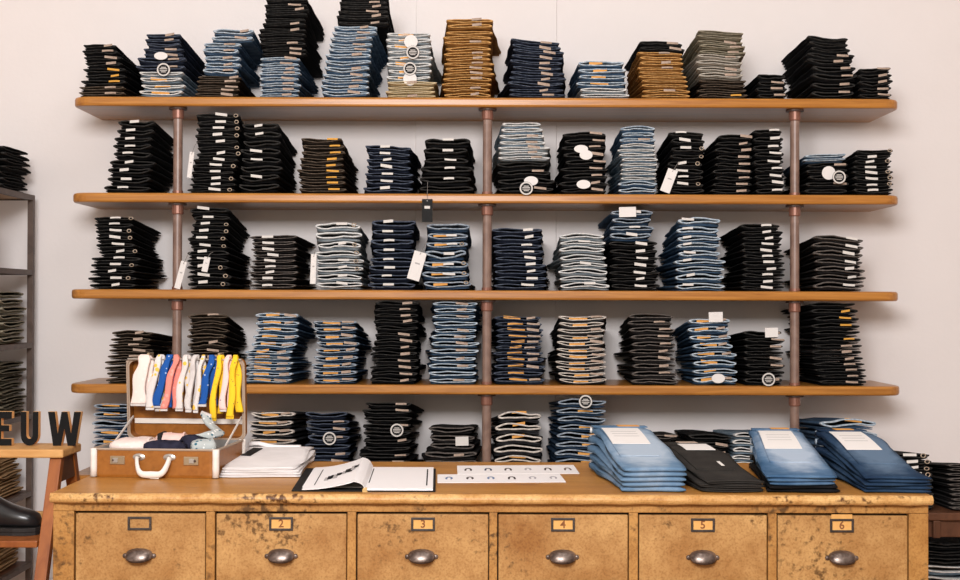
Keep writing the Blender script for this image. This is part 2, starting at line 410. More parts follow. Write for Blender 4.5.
def disc_mesh(name, kind):
    mb = MB(); rot = Matrix.Rotation(R(90), 4, 'X')
    if kind == 'white':
        mb.lathe([(0.027, 0), (0.027, 0.0015)], 22, 0, rot); me = mb.mesh(name); me.materials.append(M['white']); return me
    mb.lathe([(0.027, 0), (0.027, 0.0015)], 22, 0, rot)
    def ann(r0, r1, mi):
        n = 22; vs = []; fs = []
        for i in range(n):
            a = 2*math.pi*i/n
            vs += [(r0*math.cos(a), -0.0019, r0*math.sin(a)), (r1*math.cos(a), -0.0019, r1*math.sin(a))]
        for i in range(n): j = (i+1) % n; fs.append((2*i, 2*i+1, 2*j+1, 2*j))
        mb.add(vs, fs, mi)
    ann(0.0205, 0.0262, 1)
    for zz, hw in ((0.009, 0.010), (0.0035, 0.015), (-0.003, 0.015), (-0.009, 0.010)): mb.box(-hw, hw, -0.0019, -0.0016, zz - 0.0014, zz + 0.0014, 1)
    me = mb.mesh(name); me.materials.append(M['blackcard']); me.materials.append(M['tagring']); return me
DISC = {'D': ('round_tag', disc_mesh('round_tag', 'white')), 'G': ('round_tag', disc_mesh('round_tag', 'ring'))}

NUM = ['', 'first', 'second', 'third', 'fourth', 'fifth', 'sixth', 'seventh', 'eighth', 'ninth', 'tenth', 'eleventh', 'twelfth', 'thirteenth',
       'fourteenth', 'fifteenth', 'sixteenth', 'seventeenth', 'eighteenth', 'nineteenth', 'twentieth', 'twenty-first', 'twenty-second', 'twenty-third']
WORDS = {'black': ('black jeans', 'folded_black_jeans', 'black jeans'), 'charcoal': ('charcoal jeans', 'folded_charcoal_jeans', 'grey jeans'),
 'navy': ('navy jeans', 'folded_navy_jeans', 'navy jeans'), 'dkblue': ('dark blue jeans', 'folded_blue_jeans', 'blue jeans'),
 'blue': ('blue jeans', 'folded_blue_jeans', 'blue jeans'), 'pale': ('light blue jeans', 'folded_light_blue_jeans', 'blue jeans'),
 'ice': ('bleached blue jeans', 'folded_light_blue_jeans', 'blue jeans'), 'greyw': ('dark grey jeans', 'folded_grey_jeans', 'grey jeans'),
 'brown': ('brown trousers', 'folded_brown_trousers', 'trousers'), 'dkbrown': ('blackish brown trousers', 'folded_dark_trousers', 'trousers'),
 'khaki': ('khaki trousers', 'folded_khaki_trousers', 'trousers'), 'stone': ('stone grey trousers', 'folded_khaki_trousers', 'trousers'),
 'tan': ('tan trousers', 'folded_tan_trousers', 'trousers'), 'olive': ('olive trousers', 'folded_olive_trousers', 'trousers'),
 'rust': ('rust brown trousers', 'folded_brown_trousers', 'trousers')}
LABW = {'w': 'with white label', 't': 'with tan label', 'o': 'with orange patch', 'y': 'with yellow patch', '': ''}

def one_pair(kind, meshes, loc, rot, sz, w_, t_, labs, rng, bend):
    body, band = meshes; fm, em, im = KM[kind]
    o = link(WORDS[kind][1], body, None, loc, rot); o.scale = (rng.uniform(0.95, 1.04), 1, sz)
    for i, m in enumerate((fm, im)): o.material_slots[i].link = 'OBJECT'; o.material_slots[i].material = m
    b = link('waistband', band, o); b.material_slots[0].link = 'OBJECT'; b.material_slots[0].material = em
    A, B, ph = bend
    mn = min(A*(i/20 - .5)**2*4 + B*math.sin(7*(i/20 - .5) + ph) for i in range(21))
    for code, fx in labs:
        nm, ms = LAB[code]
        zz = {'w': 0.72, 't': 0.68, 'o': 0.63, 'y': 0.66, 'r': 0.62}[code]
        xx = fx - 0.5 + rng.uniform(-.045, .045)
        zz += A*4*xx*xx + B*math.sin(7*xx + ph) - mn
        yy = {'o': 0.0035, 'y': -0.0015, 't': -0.0015, 'w': -0.002, 'r': -0.003}[code]
        link(nm, rng.choice(ms), o, (xx*w_, yy, (zz + rng.uniform(-.07, .07))*t_))
    return o
def parse(s):
    out = []; i = 0
    while i < len(s):
        out.append((s[i], float(s[i+1:i+3])/100)); i += 3
    return out
def make_meshes(w_, d_, t_, seed, nv, bend, kx, ky, lim=(9, 9)):
    res = []
    for k in range(nv):
        u = UNITS[(seed*5 + k*7) % 16]; fl = (seed + k) % 2 == 1
        pair = []
        for mb, nm, ns in ((u[0], 'jeans_body', 2), (u[1], 'waistband', 1)):
            me = scaled(mb, w_, d_, t_, nm, fl, bend, kx, ky, lim)
            for q in range(ns): me.materials.append(M['black'])
            pair.append(me)
        res.append(pair)
    return res
STACKS = {}
def stack(sid, where, zbase, yfront, segs, depth=0.36, group='', yaw=0.0, tilt=0.0, droop=None, gap=(-999, 1999)):
    """segs from the base up: (kind, n, ytop_px, xl, xr, xl_top, xr_top, labels, every)"""
    rng = random.Random(hash(sid) % 1000 if not isinstance(sid, int) else sid)
    z = zbase + 0.0008; items = []
    ntot = sum(s[1] for s in segs)
    Htot = P(segs[-1][3], segs[-1][2], yfront).z - zbase
    ky = droop if droop is not None else rng.uniform(0.08, 0.24)
    bend = (rng.uniform(-0.10, 0.26), rng.uniform(0.0, 0.12), rng.uniform(0, 6))
    for si, (kind, n, ytop, xl, xr, xlt, xrt, lab, prob) in enumerate(segs):
        zt = P((xl + xr)/2, ytop, yfront).z
        if si == len(segs) - 1: zt -= max(0, bend[0])*0.5*(zt - z)/n
        tm = (zt - z)/n
        w0 = (P(xr, 300, yfront).x - P(xl, 300, yfront).x)*1.065; w1 = (P(xrt, 300, yfront).x - P(xlt, 300, yfront).x)*1.065
        wm = (w0 + w1)/2; kx = tilt*wm/Htot
        pxm = yfront/FPX; cb, ct = (xl + xr)/2, (xlt + xrt)/2
        lim = (max(wm*0.49, (min(cb, ct) - gap[0])*pxm - 0.007), max(wm*0.49, (gap[1] - max(cb, ct))*pxm - 0.007))
        a = (sid*3 + si, 4, bend, kx, ky, lim)
        sets = [make_meshes(w0*0.75 + w1*0.25, depth, tm*0.925, *a), make_meshes(w0*0.25 + w1*0.75, depth, tm*0.925, *a)] if abs(w0 - w1) > 0.012 else [make_meshes(wm, depth, tm*0.925, *a)]
        wts = [rng.uniform(0.86, 1.14) for _ in range(n)]; sw = sum(wts)
        lx = rng.uniform(-0.003, 0.003)
        for i in range(n):
            u = (i + 0.5)/n; sz = wts[i]*n/sw; t_ = tm*sz; zr = z - zbase
            cx = (P(xl + (xlt - xl)*u, 300, yfront).x + P(xr + (xrt - xr)*u, 300, yfront).x)/2
            ms = rng.choice(sets[min(len(sets) - 1, int(u*len(sets)))])
            labs = [l for l in parse(lab) if rng.random() < (prob if l[0] != 'r' else 0.62)]
            dyj = rng.uniform(-.004, .014)
            lx = 0.6*lx + rng.uniform(-.0065, .0065)
            o = one_pair(kind, ms, (cx + lx, yfront + dyj, z - (dyj - 0.004)*ky*zr/depth),
                         (-math.atan(ky*zr/depth), math.atan(tilt*zr/Htot), yaw + rng.uniform(-.05, .05)), sz, wm, tm, labs, rng, bend)
            items.append((o, kind, labs)); z += t_
    for k, (o, kind, labs) in enumerate(items):
        first = next((c for c, _ in labs if c in 'woyt'), '')
        top = len(items) - k
        pos = NUM[top] + ' from top' if top > 1 else 'topmost'
        lb = ' '.join(x for x in (WORDS[kind][0], LABW[first]) if x) + ', ' + pos + ', ' + where
        tag(o, lb, WORDS[kind][2], group)
    STACKS[sid] = [i[0] for i in items]
    return items
def attach(sid, px, py, mesh_name, me, Y=None, rot=0.0, dy=-0.012):
    """hang a tag on the pair of jeans of a stack that is level with it"""
    its = STACKS[sid]; y0 = its[0].location.y
    p = P(px, py, y0 - 0.006)
    o = min(its, key=lambda q: abs(q.location.z + 0.014 - p.z))
    bpy.context.view_layer.update()
    loc = Vector((p.x, min(o.location.y, y0) + dy, p.z))
    c = link(mesh_name, me, o); c.matrix_parent_inverse = Matrix()
    mw = Matrix.LocRotScale(o.location, o.rotation_euler, o.scale)
    c.matrix_local = mw.inverted() @ (Matrix.Translation(loc) @ Matrix.Rotation(rot, 4, 'Y'))
    return c
def card_mesh(name, w_, h_, mat, print_=False, hole=True):
    mb = MB().box(-w_/2, w_/2, -0.0006, 0.0006, -h_/2, h_/2)
    if print_:
        mb.box(-w_*0.2, w_*0.2, -0.0009, -0.0005, h_*0.06, h_*0.11, 1)
    if hole: mb.lathe([(0.0022, 0), (0.0022, 0.0004)], 8, 1, Matrix.Translation((0, -0.0006, h_*0.42)) @ Matrix.Rotation(R(90), 4, 'X'))
    if mat is M['blackcard']:
        mb.box(-w_*0.26, w_*0.26, -0.0009, -0.0005, h_*0.08, h_*0.2, 2)
    me = mb.mesh(name); me.materials.append(mat); me.materials.append(M['greyprint']); me.materials.append(M['label']); return me

YJ = YF + 0.022
SW = ['top shelf', 'second shelf', 'third shelf', 'fourth shelf', 'fifth shelf']
GR = ['jeans stacked on the top shelf', 'jeans stacked on the second shelf', 'jeans stacked on the third shelf', 'jeans stacked on the fourth shelf', 'jeans stacked on the fifth shelf behind the counter']
S = lambda k, n, yt, xl, xr, xlt, xrt, lab, pr=0.85: (k, n, yt, xl, xr, xlt, xrt, lab, pr)
ROWS = [
 [ # top shelf
  ([S('dkbrown', 2, 86, 77, 120, 80, 121, 't75'), S('black', 3, 67, 80, 121, 83, 121, 'y72', .9), S('black', 4, 43, 83, 119, 83, 114, 't72')], 0, 0),
  ([S('pale', 4, 71, 139, 180, 141, 180, 'o45', .6), S('navy', 2, 57, 134, 181, 136, 180, 't75', .9), S('navy', 5, 33, 141, 180, 147, 176, 't72', .9)], 0, 0),
  ([S('dkbrown', 5, 75.5, 194, 237, 198, 236, 't78', .8), S('blue', 5, 42, 200, 235, 205, 238, 't70', .8), S('blue', 2, 28, 212, 252, 214, 252, 't75', .6)], 0, 0),
  ([S('blue', 8, 57, 260, 299, 259, 296, 't72', .9), S('black', 12, -3, 258, 304, 265, 302, 't75', .75)], 0, 0),
  ([S('blue', 12, 25, 321, 366, 334, 374, 't72', .9), S('black', 6, -4, 337, 386, 341, 386, 't72', .8)], 0, 0),
  ([S('tan', 4, 81, 387, 433, 388, 433, 't50', .3), S('ice', 8, 31, 386, 430, 388, 428, 'o42', .75)], 0, 0),
  ([S('brown', 15, 18, 444, 491, 447, 490, 't68', .4)], 0, 0.0),
  ([S('navy', 11, 39, 510, 565, 514, 559, 't68', .95)], 0, 0.09),
  ([S('ice', 2, 87, 580, 626, 580, 625, '', 0), S('blue', 4, 60, 579, 626, 578, 622, 'o42t75', .8)], 0, 0),
  ([S('brown', 10, 52, 642, 688, 641, 682, 't60', .35), S('black', 2, 41, 640, 684, 640, 680, 't80', .7)], 0, 0.05),
  ([S('dkbrown', 4, 79, 702, 748, 702, 744, 'y80', .4), S('stone', 4, 55, 701, 744, 701, 743, 't75', .3), S('khaki', 5, 31, 700, 743, 700, 742, 't75', .3)], 0, 0.06),
  ([S('black', 4, 73, 760, 789, 758, 784, 't70', .9)], 0, 0.06),
  ([S('black', 4, 66, 812, 853, 812, 853, 't75', .95), S('black', 5, 36, 808, 855, 812, 846, 't72', .75)], 0, 0.08),
  ([S('black', 5, 67, 862, 893, 861, 892, 't72', .9)], 0, -0.05)],
 [ # second shelf
  ([S('black', 9, 120, 103, 148, 120, 152, 'w42', 1)], 0, 0),
  ([S('black', 13, 113, 187, 232, 200, 239, 'w55r92', .9)], 0, 0),
  ([S('black', 8, 121, 240, 280, 242, 277, 'w42', .9)], 0, 0),
  ([S('dkbrown', 9, 137, 299, 345, 302, 340, 'y75', .9)], 0, 0),
  ([S('navy', 7, 144, 365, 412, 368, 408, 'w45', .95)], 0, 0.06),
  ([S('black', 6, 137, 419, 471, 426, 466, 'w55', .95)], 0, 0),
  ([S('black', 4, 161, 498, 551, 498, 546, 't75', .7), S('ice', 3, 146, 497, 549, 499, 546, 't70', .6), S('pale', 4, 121, 500, 545, 506, 542, 't75', .5)], 0, 0),
  ([S('black', 9, 132, 560, 606, 566, 604, 't78', 1)], 0, 0),
  ([S('blue', 2, 181, 619, 656, 620, 655, '', 0), S('pale', 8, 143, 620, 655, 621, 655, '', 0), S('blue', 3, 125, 621, 655, 623, 654, 't70', .4)], 0, 0),
  ([S('black', 9, 131, 671, 705, 671, 702, 'w40r88', .85)], 0, 0.03),
  ([S('black', 9, 134, 714, 751, 716, 750, 't78', .9)], 0, 0),
  ([S('black', 9, 129, 756, 784, 756, 783, 'w70', .9)], 0, 0),
  ([S('black', 5, 162, 806, 847, 808, 845, 't78', .6), S('blue', 2, 153, 806, 846, 807, 845, '', 0)], 0, -0.04),
  ([S('black', 8, 149, 856, 894, 858, 891, 'w45r88', .95)], 0, 0)],
 [ # third shelf
  ([S('black', 11, 216, 89, 138, 99, 130, 'w55r90', .9)], 0, 0),
  ([S('black', 11, 207, 186, 228, 192, 226, 'w38r88', .85)], 0, 0),
  ([S('charcoal', 9, 234, 250, 297, 251, 292, 'w42', 1)], 0, -0.03),
  ([S('ice', 8, 222, 317, 364, 317, 358, 'w55r88', .85)], 0, 0),
  ([S('navy', 8, 219, 366, 415, 375, 412, 'w42', 1)], 0, 0),
  ([S('dkblue', 7, 223, 423, 468, 427, 465, 'o35w60r88', .75)], 0, 0),
  ([S('navy', 9, 227, 496, 545, 496, 540, 'w68', .95)], 0, 0),
  ([S('ice', 8, 233, 562, 610, 562, 604, 'w55', .6)], 0, 0),
  ([S('black', 7, 241, 613, 660, 612, 656, 'w62', 1), S('dkblue', 4, 209, 610, 652, 611, 648, 'w55', .9)], 0, 0),
  ([S('blue', 9, 217, 675, 725, 680, 716, 'w25', .9)], 0, 0),
  ([S('black', 11, 223, 743, 784, 743, 780, 'w62', 1)], 0, 0),
  ([S('charcoal', 7, 236, 817, 866, 815, 860, 'w72', 1)], 0, 0.09)],
 [ # fourth shelf
  ([S('dkbrown', 9, 330, 107, 150, 112, 150, 't65', .8)], 0, 0),
  ([S('dkbrown', 10, 314, 186, 226, 188, 224, 't65', .8)], 0, 0),
  ([S('blue', 6, 350, 244, 290, 249, 292, 'o35t80', .9), S('blue', 5, 313, 250, 294, 257, 297, 'o40t80', .9)], 0, 0),
  ([S('dkblue', 9, 320, 312, 355, 318, 356, 'o40t80', 1)], 0, 0),
  ([S('black', 13, 301, 369, 416, 378, 417, 't72', .95)], 0, 0),
  ([S('blue', 12, 301, 430, 478, 435, 474, 't68', .9)], 0, 0),
  ([S('navy', 11, 316, 496, 545, 497, 539, 'o42t78', .9)], 0, 0),
  ([S('greyw', 11, 315, 560, 607, 559, 602, 'o45t80', .9)], 0, 0),
  ([S('charcoal', 10, 313, 634, 677, 630, 671, 't75', .9)], 0, 0),
  ([S('blue', 8, 318, 694, 737, 690, 728, 'o35t75', .85)], 0, 0),
  ([S('black', 8, 330, 746, 784, 745, 781, 't78', .8)], 0, 0.02),
  ([S('black', 7, 344, 819, 866, 816, 861, 't72', .9), S('black', 6, 302, 816, 861, 814, 856, 'y72', .7)], 0, 0)],
 [ # fifth shelf, behind the counter
  ([S('dkblue', 8, 403, 91, 132, 95, 132, 'o45', .8)], 0, 0),
  ([S('greyw', 7, 411, 249, 294, 252, 292, 'o42t78', .9)], 0, 0),
  ([S('navy', 8, 411, 305, 349, 307, 347, 't75', .8)], 0, 0),
  ([S('black', 10, 401, 363, 409, 365, 410, 't80', .8)], 0, 0),
  ([S('charcoal', 6, 426, 426, 476, 432, 473, 't65', .5)], 0, 0),
  ([S('greyw', 6, 412, 497, 544, 500, 541, 'o50', .9)], 0, 0),
  ([S('dkblue', 9, 399, 556, 607, 560, 606, 'o60', .5)], 0, 0),
  ([S('charcoal', 5, 434, 638, 678, 640, 677, 't80', .8)], 0, 0),
  ([S('black', 5, 434, 690, 733, 690, 729, 't75', .8)], 0, 0.05),
  ([S('pale', 6, 433, 735, 776, 733, 772, '', 0)], 0, 0),
  ([S('blue', 5, 419, 826, 879, 823, 874, 'o60', 1)], 0, 0)],
]
for r, row in enumerate(ROWS):
    ext = [(min(min(q[3], q[5]) for q in st[0]), max(max(q[4], q[6]) for q in st[0])) for st in row]
    for c, (segs, yaw, tilt) in enumerate(row):
        g0 = (ext[c-1][1] + ext[c][0])/2 if c else -999
        g1 = (ext[c][1] + ext[c+1][0])/2 if c + 1 < len(row) else 1999
        stack(r*20 + c + 1, NUM[c + 1] + ' stack from suitcase end, ' + SW[r], SHZ[r], YJ, segs, 0.392, GR[r], yaw, tilt, None, (g0, g1))

# tags hanging on single pairs
for sid, px, py, k in ((2, 161, 56, 'D'), (2, 164, 70, 'G'), (6, 411, 42, 'D'), (6, 413, 53, 'G'), (6, 410, 69, 'G'), (6, 410, 79, 'D'),
                       (27, 531, 181, 'D'), (27, 526, 189, 'G'), (28, 581, 149, 'D'), (28, 586, 155, 'D'), (28, 583, 185, 'D'),
                       (33, 828.5, 173, 'D'), (33, 838, 177.5, 'G'), (70, 717, 378, 'D'), (71, 767, 379, 'G'),
                       (83, 330, 438, 'G'), (84, 397, 430, 'G'), (87, 585, 401, 'G')):
    c = attach(sid, px, py, *DISC[k], dy=(-0.008 - (0.006 if k == 'G' else 0)) if (sid, py) not in ((27, 189), (70, 378), (71, 379), (28, 185), (87, 401)) else -0.034)
    if (sid, py) in ((2, 56), (27, 181), (28, 149), (28, 155), (28, 185), (70, 378)): c.scale = (1, 1, 0.62)
for sid, px, py, wpx, hpx, rot in ((22, 191, 165, 4.5, 26, 0.12), (42, 181, 275, 6, 28, 0.26), (42, 207, 264.5, 6, 15, 0.2), (44, 313.5, 269, 5.5, 30, 0.03),
                                   (45, 417, 266, 12.5, 29, 0.28), (30, 668.5, 181, 10, 24, 0.35)):
    k = 5.3/FPX
    pt = attach(sid, px, py, 'price_tag', card_mesh('price_tag', wpx*k, hpx*k, M['white'], True), rot=rot, dy=-0.012)
    h = hpx*k
    MB().tube([(0, -0.001, h*0.42), (0.004, -0.001, h*0.6), (0.008, 0.002, h*0.78), (0.014, 0.012, h*0.9)], 0.0009, 5).build('string', M['string'], pt)
for sid, px, py, wpx, hpx in ((49, 627.5, 212, 17, 10), (70, 715, 317, 14, 10), (71, 771.5, 332.5, 13, 9.5), (85, 462, 441, 13, 9)):
    k = 5.3/FPX
    attach(sid, px, py, 'paper_label', card_mesh('paper_label', wpx*k, hpx*k, M['white'] if sid != 85 else M['label'], False, False), rot=-0.03, dy=-0.008)
# black card hanging over the edge of the second shelf on a string
k = 5.3/FPX
tg = attach(26, 427.5, 211, 'hang_tag', card_mesh('hang_tag', 10.5*k, 23*k, M['blackcard']), dy=-0.034)
MB().tube([(0, 0, 11*k), (0, 0.0, 16*k), (0.001, 0.0, 27*k), (0, 0.02, 29*k)], 0.0011, 5).build('string', M['string'], tg)

# ------------------------------------------------------------------ drawer counter
ZC = 0.92                                   # top of the counter
yc0 = PZ(490, 495, ZC).y                    # front of the slab
CXL, CXR = P(48.5, 495, yc0).x, P(934.5, 496, yc0).x
DEP = yc0*0.208
SLAB = 0.027
counter = empty('drawer_counter', ((CXL + CXR)/2, yc0, 0))
tag(counter, 'long worn yellowish wooden counter with a row of drawers and cup pulls', 'counter')
def at_c(mb, name, mats, bevel=0, smooth=False, parent=None):
    return mb.build(name, mats, parent or counter, (0, 0, 0) if parent else (-(CXL + CXR)/2, -yc0, 0), bevel=bevel, smooth=smooth)
# slab with rounded nosing: cross-section in y,z swept in x
prof = []
for i in range(9):
    a = -math.pi/2 - i/8*math.pi
    prof.append((yc0 + SLAB/2 + math.cos(a)*SLAB/2, ZC - SLAB/2 + math.sin(a)*SLAB/2))
mb = MB(); n = len(prof); xs = [CXL + (CXR - CXL)*i/40 for i in range(41)]
vs = []; fs = []
for i, x in enumerate(xs):
    inset = 0.006 if i in (0, 40) else 0
    for (y, z) in prof: vs.append((x, y + inset + 0.0012*math.sin(x*31) , z + (0.001*math.sin(x*47 + y*50)) if i not in (0, 40) else z))
for i in range(40):
    for k in range(n - 1): fs.append((i*n+k, i*n+k+1, (i+1)*n+k+1, (i+1)*n+k))
fs += [list(range(n)), [40*n + k for k in range(n)][::-1]]
for i in range(40): fs.append((i*n, (i+1)*n, (i+1)*n + n - 1, i*n + n - 1))
mb.add(vs, fs); at_c(mb, 'nosing', M['nosing'], smooth=False)
at_c(MB().box(CXL, CXR, yc0 + SLAB/2 + 0.001, yc0 + DEP, ZC - SLAB, ZC), 'counter_top', M['countertop'], 0.003)
yb = yc0 + 0.028                             # face frame plane
bx0, bx1 = P(53, 520, yb).x, P(928.5, 520, yb).x
zf = P(490, 512.3, yb).z                     # underside of the frieze
at_c(MB().box(bx0, bx1, yb, yb + 0.03, zf, ZC - SLAB - 0.0005), 'frieze', M['counter'], 0.002)
at_c(MB().box(bx0, bx1, yb + 0.03, yc0 + DEP - 0.03, 0.06, ZC - SLAB - 0.0005), 'carcass', M['counter'])
at_c(MB().box(bx0 + 0.002, bx1 - 0.002, yb + 0.02, yb + 0.0295, 0.3, zf), 'back_board', M['gap'])
DR = [(74, 206), (214.8, 347.3), (356, 489.3), (497.2, 629), (638, 768.2), (776.8, 909)]
fx = lambda px: P(px, 530, yb).x
edges_ = [(bx0, fx(DR[0][0]))] + [(fx(DR[i][1]), fx(DR[i+1][0])) for i in range(5)] + [(fx(DR[5][1]), bx1)]
DH = 0.30
zbot = zf - DH
for a, b in edges_: at_c(MB().box(a, b, yb - 0.0005, yb + 0.03, 0.06, zf - 0.0005), 'stile', M['counter'], 0.002)
at_c(MB().box(bx0, bx1, yb + 0.001, yb + 0.03, zbot - 0.035, zbot - 0.004), 'rail', M['counter'], 0.002)
at_c(MB().box(bx0, bx1, yb + 0.03, yc0 + DEP - 0.05, 0.0, 0.06), 'plinth', M['counter'])
digits = ['', '2', '3', '4', '5', '6']
hx = [139.5, 281, 423, 563, 703, 842]; ppx = [139, 281, 421.5, 562.5, 703, 842]
zh = P(490, 524.6, yb).z; zp = P(490, 557.5, yb).z
for i, (a, b) in enumerate(DR):
    x0, x1 = fx(a) + 0.0035, fx(b) - 0.0025
    d = at_c(MB().box(x0, x1, yb + 0.003, yb + 0.019, zbot, zf - 0.0065), 'drawer', M['drawer'], 0.003)
    d['label'] = 'worn drawer front with cup pull and label holder'
    off = Vector(((CXL + CXR)/2, yc0, 0))
    def sub(mb, name, mats, loc, bevel=0, smooth=False):
        o = mb.build(name, mats, d, loc, bevel=bevel, smooth=smooth); return o
    cx = P(hx[i], 525, yb).x; yd = yb + 0.003
    hw, hh, t = 0.0325, 0.0185, 0.0062
    fr = MB().box(-hw, hw, -0.004, 0.0005, hh - t, hh).box(-hw, hw, -0.004, 0.0005, -hh, -hh + t).box(-hw, -hw + t, -0.0045, 0.0005, -hh, hh).box(hw - t, hw, -0.0045, 0.0005, -hh, hh)
    for sx in (-1, 1): fr.lathe([(0.003, 0), (0.0022, 0.002)], 8, 0, Matrix.Translation((sx*(hw - t/2), -0.0045, 0)) @ Matrix.Rotation(R(90), 4, 'X'))
    sub(fr, 'label_holder', M['holder'], (cx, yd, zh), 0.0008)
    if i > 0:
        sub(MB().box(-hw + 0.004, hw - 0.004, -0.0012, 0.0, -hh + 0.004, hh - 0.004 if i < 5 else hh + 0.012), 'number_card', M['card'], (cx, yd, zh))
        me = text_mesh(digits[i], 0.030, 0.0003, M['ink'])
        nn = link('number', me, d, (cx, yd - 0.0016, zh), (R(90), 0, 0))
    # cup pull: half dome with flange ears and a grip lip
    pc = MB(); nu, nv = 16, 8; vs = []; fs = []
    for v in range(nv + 1):
        ph_ = v/nv*math.pi*0.5
        for u in range(nu + 1):
            th = u/nu*math.pi
            ex = 0.037*math.cos(th)
            prof_ = math.sin(th)**0.75
            z = 0.020*prof_*math.cos(ph_) - 0.016*prof_*(v/nv)**1.4
            y = -0.026*prof_*math.sin(ph_)
            vs.append((ex, y - 0.0005, z))
    for v in range(nv):
        for u in range(nu):
            q = v*(nu + 1) + u; fs.append((q, q+1, q+nu+2, q+nu+1))
    k0 = len(vs)
    pc.add(vs, fs)
    vs2 = [(x*0.94, y*0.9, z*0.92) for x, y, z in vs]; pc.add(vs2, [f[::-1] for f in fs])
    lip = []
    for u in range(nu): q = nv*(nu+1) + u; lip.append((q, q+1, k0+q+1, k0+q))
    pc.f += [list(f) for f in lip]; pc.m += [0]*len(lip)
    for sx in (-1, 1):
        pc.lathe([(0.0072, 0), (0.0062, 0.003), (0.003, 0.0045)], 10, 0, Matrix.Translation((sx*0.039, 0, -0.001)) @ Matrix.Rotation(R(90), 4, 'X'))
    c2 = P(ppx[i], 557, yb).x
    sub(pc, 'cup_pull', M['pull'], (c2, yd, zp + 0.002), smooth=True)

# ------------------------------------------------------------------ piles on the counter
def lerp(a, b, t): return a + (b - a)*t
def rise(v):
    q = min(1.0, v/0.86); return q*q*(3 - 2*q)*0.75 + 0.25*q
def slab_item(corners, lo, hi, seed, layers=2, wav=0.004, nu=14, nv=22, pinch=0.55):
    """one folded garment: corners (front-left, front-right, back-left, back-right) in x,y; lo, hi = (front, back) heights"""
    rng = random.Random(seed); fl, fr, bl, br = [Vector(c) for c in corners]
    ph = [rng.uniform(0, 6) for _ in range(6)]; jx = rng.uniform(-.004, .004); jy = rng.uniform(-.002, .0025)
    pr = [(1 - i/nv, 0.0) for i in range(nv)]             # bottom, back to front (v, h)
    nose = []
    for l in range(layers):
        for i in range(5):
            a = -math.pi/2 - i/4*math.pi
            nose.append((0.012 + 0.014*math.cos(a) + (0.012 if i in (0, 4) and layers > 1 else 0), (l + 0.5 + 0.49*math.sin(a))/layers))
    pr += nose + [(i/nv, 1.0) for i in range(1, nv + 1)]
    m = len(pr); mb = MB(); vs = []; fs = []
    for iu in range(nu + 1):
        u = iu/nu; e = min(u, 1 - u)*nu
        edge = pinch if e < 0.5 else (0.9 if e < 1.5 else 1.0)
        for (v, h) in pr:
            vv = min(max(v, 0), 1)
            p = lerp(lerp(fl, fr, u), lerp(bl, br, u), v)
            z0 = lerp(lo[0], lo[1], rise(vv)); z1 = lerp(hi[0], hi[1], rise(vv))
            mid = (z0 + z1)/2
            z = lerp(z0, z1, h); z = mid + (z - mid)*edge*0.92
            z -= 0.0 if h < 0.5 else 0.0
            wx = wav*(math.sin(7*v + ph[0]) + 0.5*math.sin(17*v + ph[1]))*(1 if e < 2 else 0.3)*(1 if u > .5 else -1)
            wy = wav*1.2*math.sin(5*u + ph[2])*(1 - vv)
            vs.append((p.x + jx + wx, p.y + jy + wy, z + (0.0016*math.sin(9*v + 6*u + ph[3]) if h > 0.9 and 0.05 < v < 0.95 else 0)*0.25))
    for iu in range(nu):
        for k in range(m - 1): fs.append((iu*m+k, iu*m+k+1, (iu+1)*m+k+1, (iu+1)*m+k))
        fs.append((iu*m + m - 1, iu*m, (iu+1)*m, (iu+1)*m + m - 1))
    fs += [list(range(m))[::-1], [nu*m + k for k in range(m)]]
    mb.add(vs, fs)
    return mb
def faded(name, dark, mid_, light, cx, cy, rx, ry):
    """denim with a worn pale patch on the seat and thigh (object space)"""
    m, t, b = nmat(name, 0.9, 0.08)
    tc = t.nodes.new('ShaderNodeTexCoord'); mp = t.nodes.new('ShaderNodeMapping')
    mp.vector_type = 'POINT'
    mp.inputs['Location'].default_value = (-cx/rx, -cy/ry, 0); mp.inputs['Scale'].default_value = (1/rx, 1/ry, 0)
    lk(t, tc.outputs['Object'], mp.inputs['Vector'])
    g = t.nodes.new('ShaderNodeTexGradient'); g.gradient_type = 'SPHERICAL'; lk(t, mp.outputs[0], g.inputs[0])
    n = t.nodes.new('ShaderNodeTexNoise'); n.inputs['Scale'].default_value = 26; n.inputs['Detail'].default_value = 5; lk(t, tc.outputs['Object'], n.inputs['Vector'])
    ad = t.nodes.new('ShaderNodeMath'); ad.operation = 'MULTIPLY_ADD'; ad.inputs[1].default_value = 0.5; lk(t, n.outputs['Fac'], ad.inputs[0]); lk(t, g.outputs['Fac'], ad.inputs[2])
    r = t.nodes.new('ShaderNodeValToRGB')
    r.color_ramp.elements[0].position = 0.18; r.color_ramp.elements[0].color = (*dark, 1)
    r.color_ramp.elements[1].position = 0.85; r.color_ramp.elements[1].color = (*light, 1)
    e = r.color_ramp.elements.new(0.45); e.color = (*mid_, 1)
    lk(t, ad.outputs[0], r.inputs[0]); lk(t, r.outputs[0], b.inputs['Base Color'])
    wv = t.nodes.new('ShaderNodeTexNoise'); wv.inputs['Scale'].default_value = 300; lk(t, tc.outputs['Object'], wv.inputs['Vector'])
    bump(t, b, wv.outputs['Fac'], 0.3, 0.002); return m
